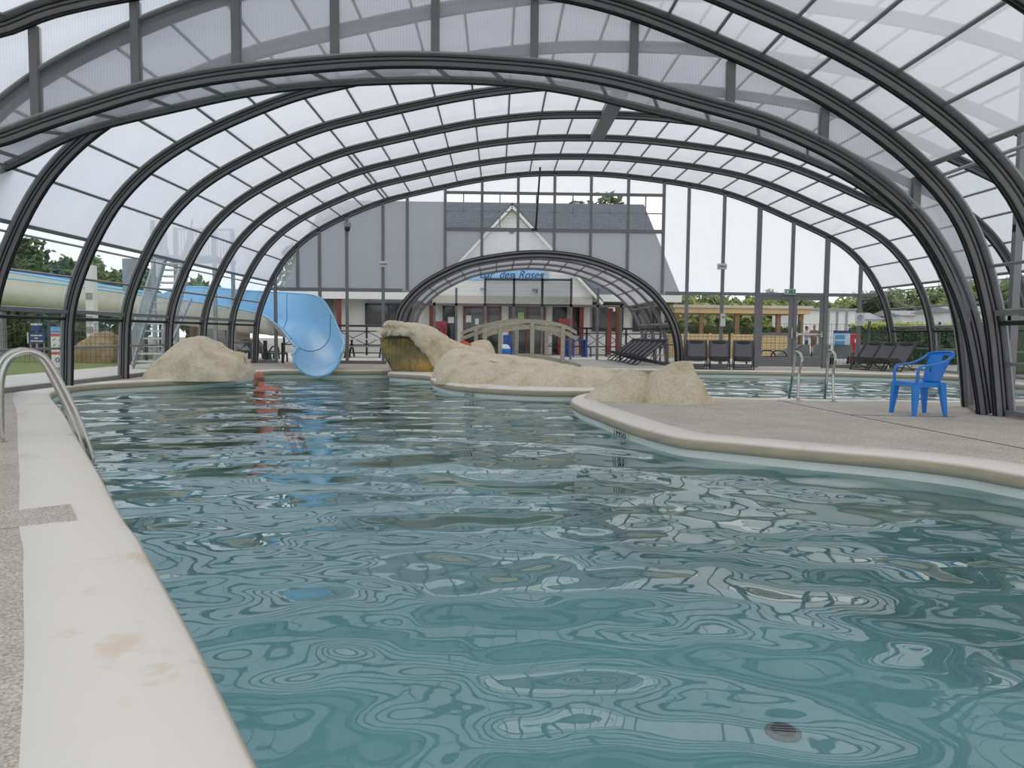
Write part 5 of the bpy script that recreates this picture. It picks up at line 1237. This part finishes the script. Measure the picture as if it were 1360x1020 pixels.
for k, (px, Y, top, w, m, lb) in enumerate((
    (782, 58, 252, 125, leaf_a, 'big dark tree rising behind the bar roof'),
    (912, 62, 392, 60, leaf_c, 'pale green tree just right of the tunnel arch'), (955, 66, 388, 70, leaf_b, 'green tree behind the pergola, above the middle lounger'),
    (1000, 64, 390, 70, leaf_c, 'light green tree behind the pergola, left of the door'), (1042, 70, 388, 70, leaf_b, 'green tree seen through the left door leaf'),
    (1085, 66, 391, 70, leaf_b, 'green tree above the white container'), (1125, 72, 388, 60, leaf_c, 'green tree behind the white notice post'),
    (1160, 70, 386, 60, leaf_a, 'dark tree right of the white notice post'), (1205, 74, 384, 80, leaf_b, 'green tree behind the second right wall bay'), (1255, 72, 380, 80, leaf_b, 'green tree beyond the long white mobile home'),
    (1300, 66, 372, 80, leaf_c, 'tree seen between the low module arches'), (1350, 60, 362, 90, leaf_b, 'tree beyond the near hall right wall'))):
    tree(px, Y, top, w * (1.15 if k == 0 else 1.25), lb, m, 20 + k, 7000 if k == 0 else 2600, .36)
for k, (px, Y, top, w, m, lb) in enumerate((
    (12, 44, 318, 130, leaf_a, 'dark tree behind the slide, farthest to the left wall start'), (70, 42, 328, 110, leaf_a, 'dark tree behind the slide between the first two left arches'), (110, 48, 338, 70, leaf_b, 'lighter green tree behind the slide tower post'),
    (40, 33, 425, 100, leaf_a, 'dark low tree behind the lawn fence under the slide'), (95, 34, 425, 80, leaf_a, 'dark low tree behind the tall notice panel'), (-30, 40, 320, 120, leaf_a, 'dark tree behind the slide beyond the ladder'),
    (170, 44, 350, 70, leaf_b, 'green tree behind the slide staircase'), (262, 46, 368, 60, leaf_b, 'green tree behind the hut roof'), (410, 60, 318, 70, leaf_b, 'green tree at the left end of the bar roof'))):
    tree(px, Y, top, w * 1.1, lb, m, 60 + k, 3500, .24, 'trees behind the slide')
def hedge(px0, px1, Y, py_top, label, m, seed, n, dpt=1.0, top=None, base=-.06):
    a, b = at(px0, py_top, Y), at(px1, py_top, Y); t = thing('hedge', label, 'hedge'); rd = random.Random(seed); vs, fs = [], []
    for k in range(n):
        p = Vector((rd.uniform(a.x, b.x), Y + rd.uniform(0, dpt) ** 1.5, base + (a.z - base) * rd.random() ** .85 + rd.gauss(0, .03))); c = Vector((rd.gauss(0, 1), rd.gauss(0, 1), rd.gauss(0, 1))).normalized(); d = c.orthogonal().normalized(); z = rd.uniform(.04, .10) * Y / 30
        o = len(vs); vs += [p + c * z, p + d * z * .5, p - c * z, p - d * z * .5]; fs.append((o, o + 1, o + 2, o + 3))
    MB().add(vs, fs).build('leaves', m, t, fix=False)
    MB().box((a.x + .05, Y + .25, base), (b.x - .05, Y + dpt, a.z - .08)).build('dense_core', leaf_h, t)
    if top:
        vs, fs = [], []
        for k in range(n // 4):
            p = Vector((rd.uniform(a.x, b.x), Y + rd.uniform(-.05, dpt), a.z + rd.gauss(0, .05))); c = Vector((rd.gauss(0, 1), rd.gauss(0, 1), rd.gauss(0, 1))).normalized(); d = c.orthogonal().normalized(); z = rd.uniform(.05, .10)
            o = len(vs); vs += [p + c * z, p + d * z * .5, p - c * z, p - d * z * .5]; fs.append((o, o + 1, o + 2, o + 3))
        MB().add(vs, fs).build('yellow_shoots', top, t, fix=False)
leaf_y = leaf_mat('yellow_green_shoots', srgb(150, 160, 50), srgb(176, 178, 60), srgb(120, 138, 50))
hedge(1143, 1300, 29.5, 432, 'clipped green hedge with yellow tips beyond the right glass wall', leaf_h, 5, 7000, 1.1, leaf_y)
hedge(1300, 1420, 22, 425, 'dark clipped hedge past the near hall right wall', leaf_h, 6, 4000, 1.0)
hedge(886, 1064, 41.5, 432, 'pale green shrubs under the timber shelter', leaf_c, 7, 4000, 1.0)
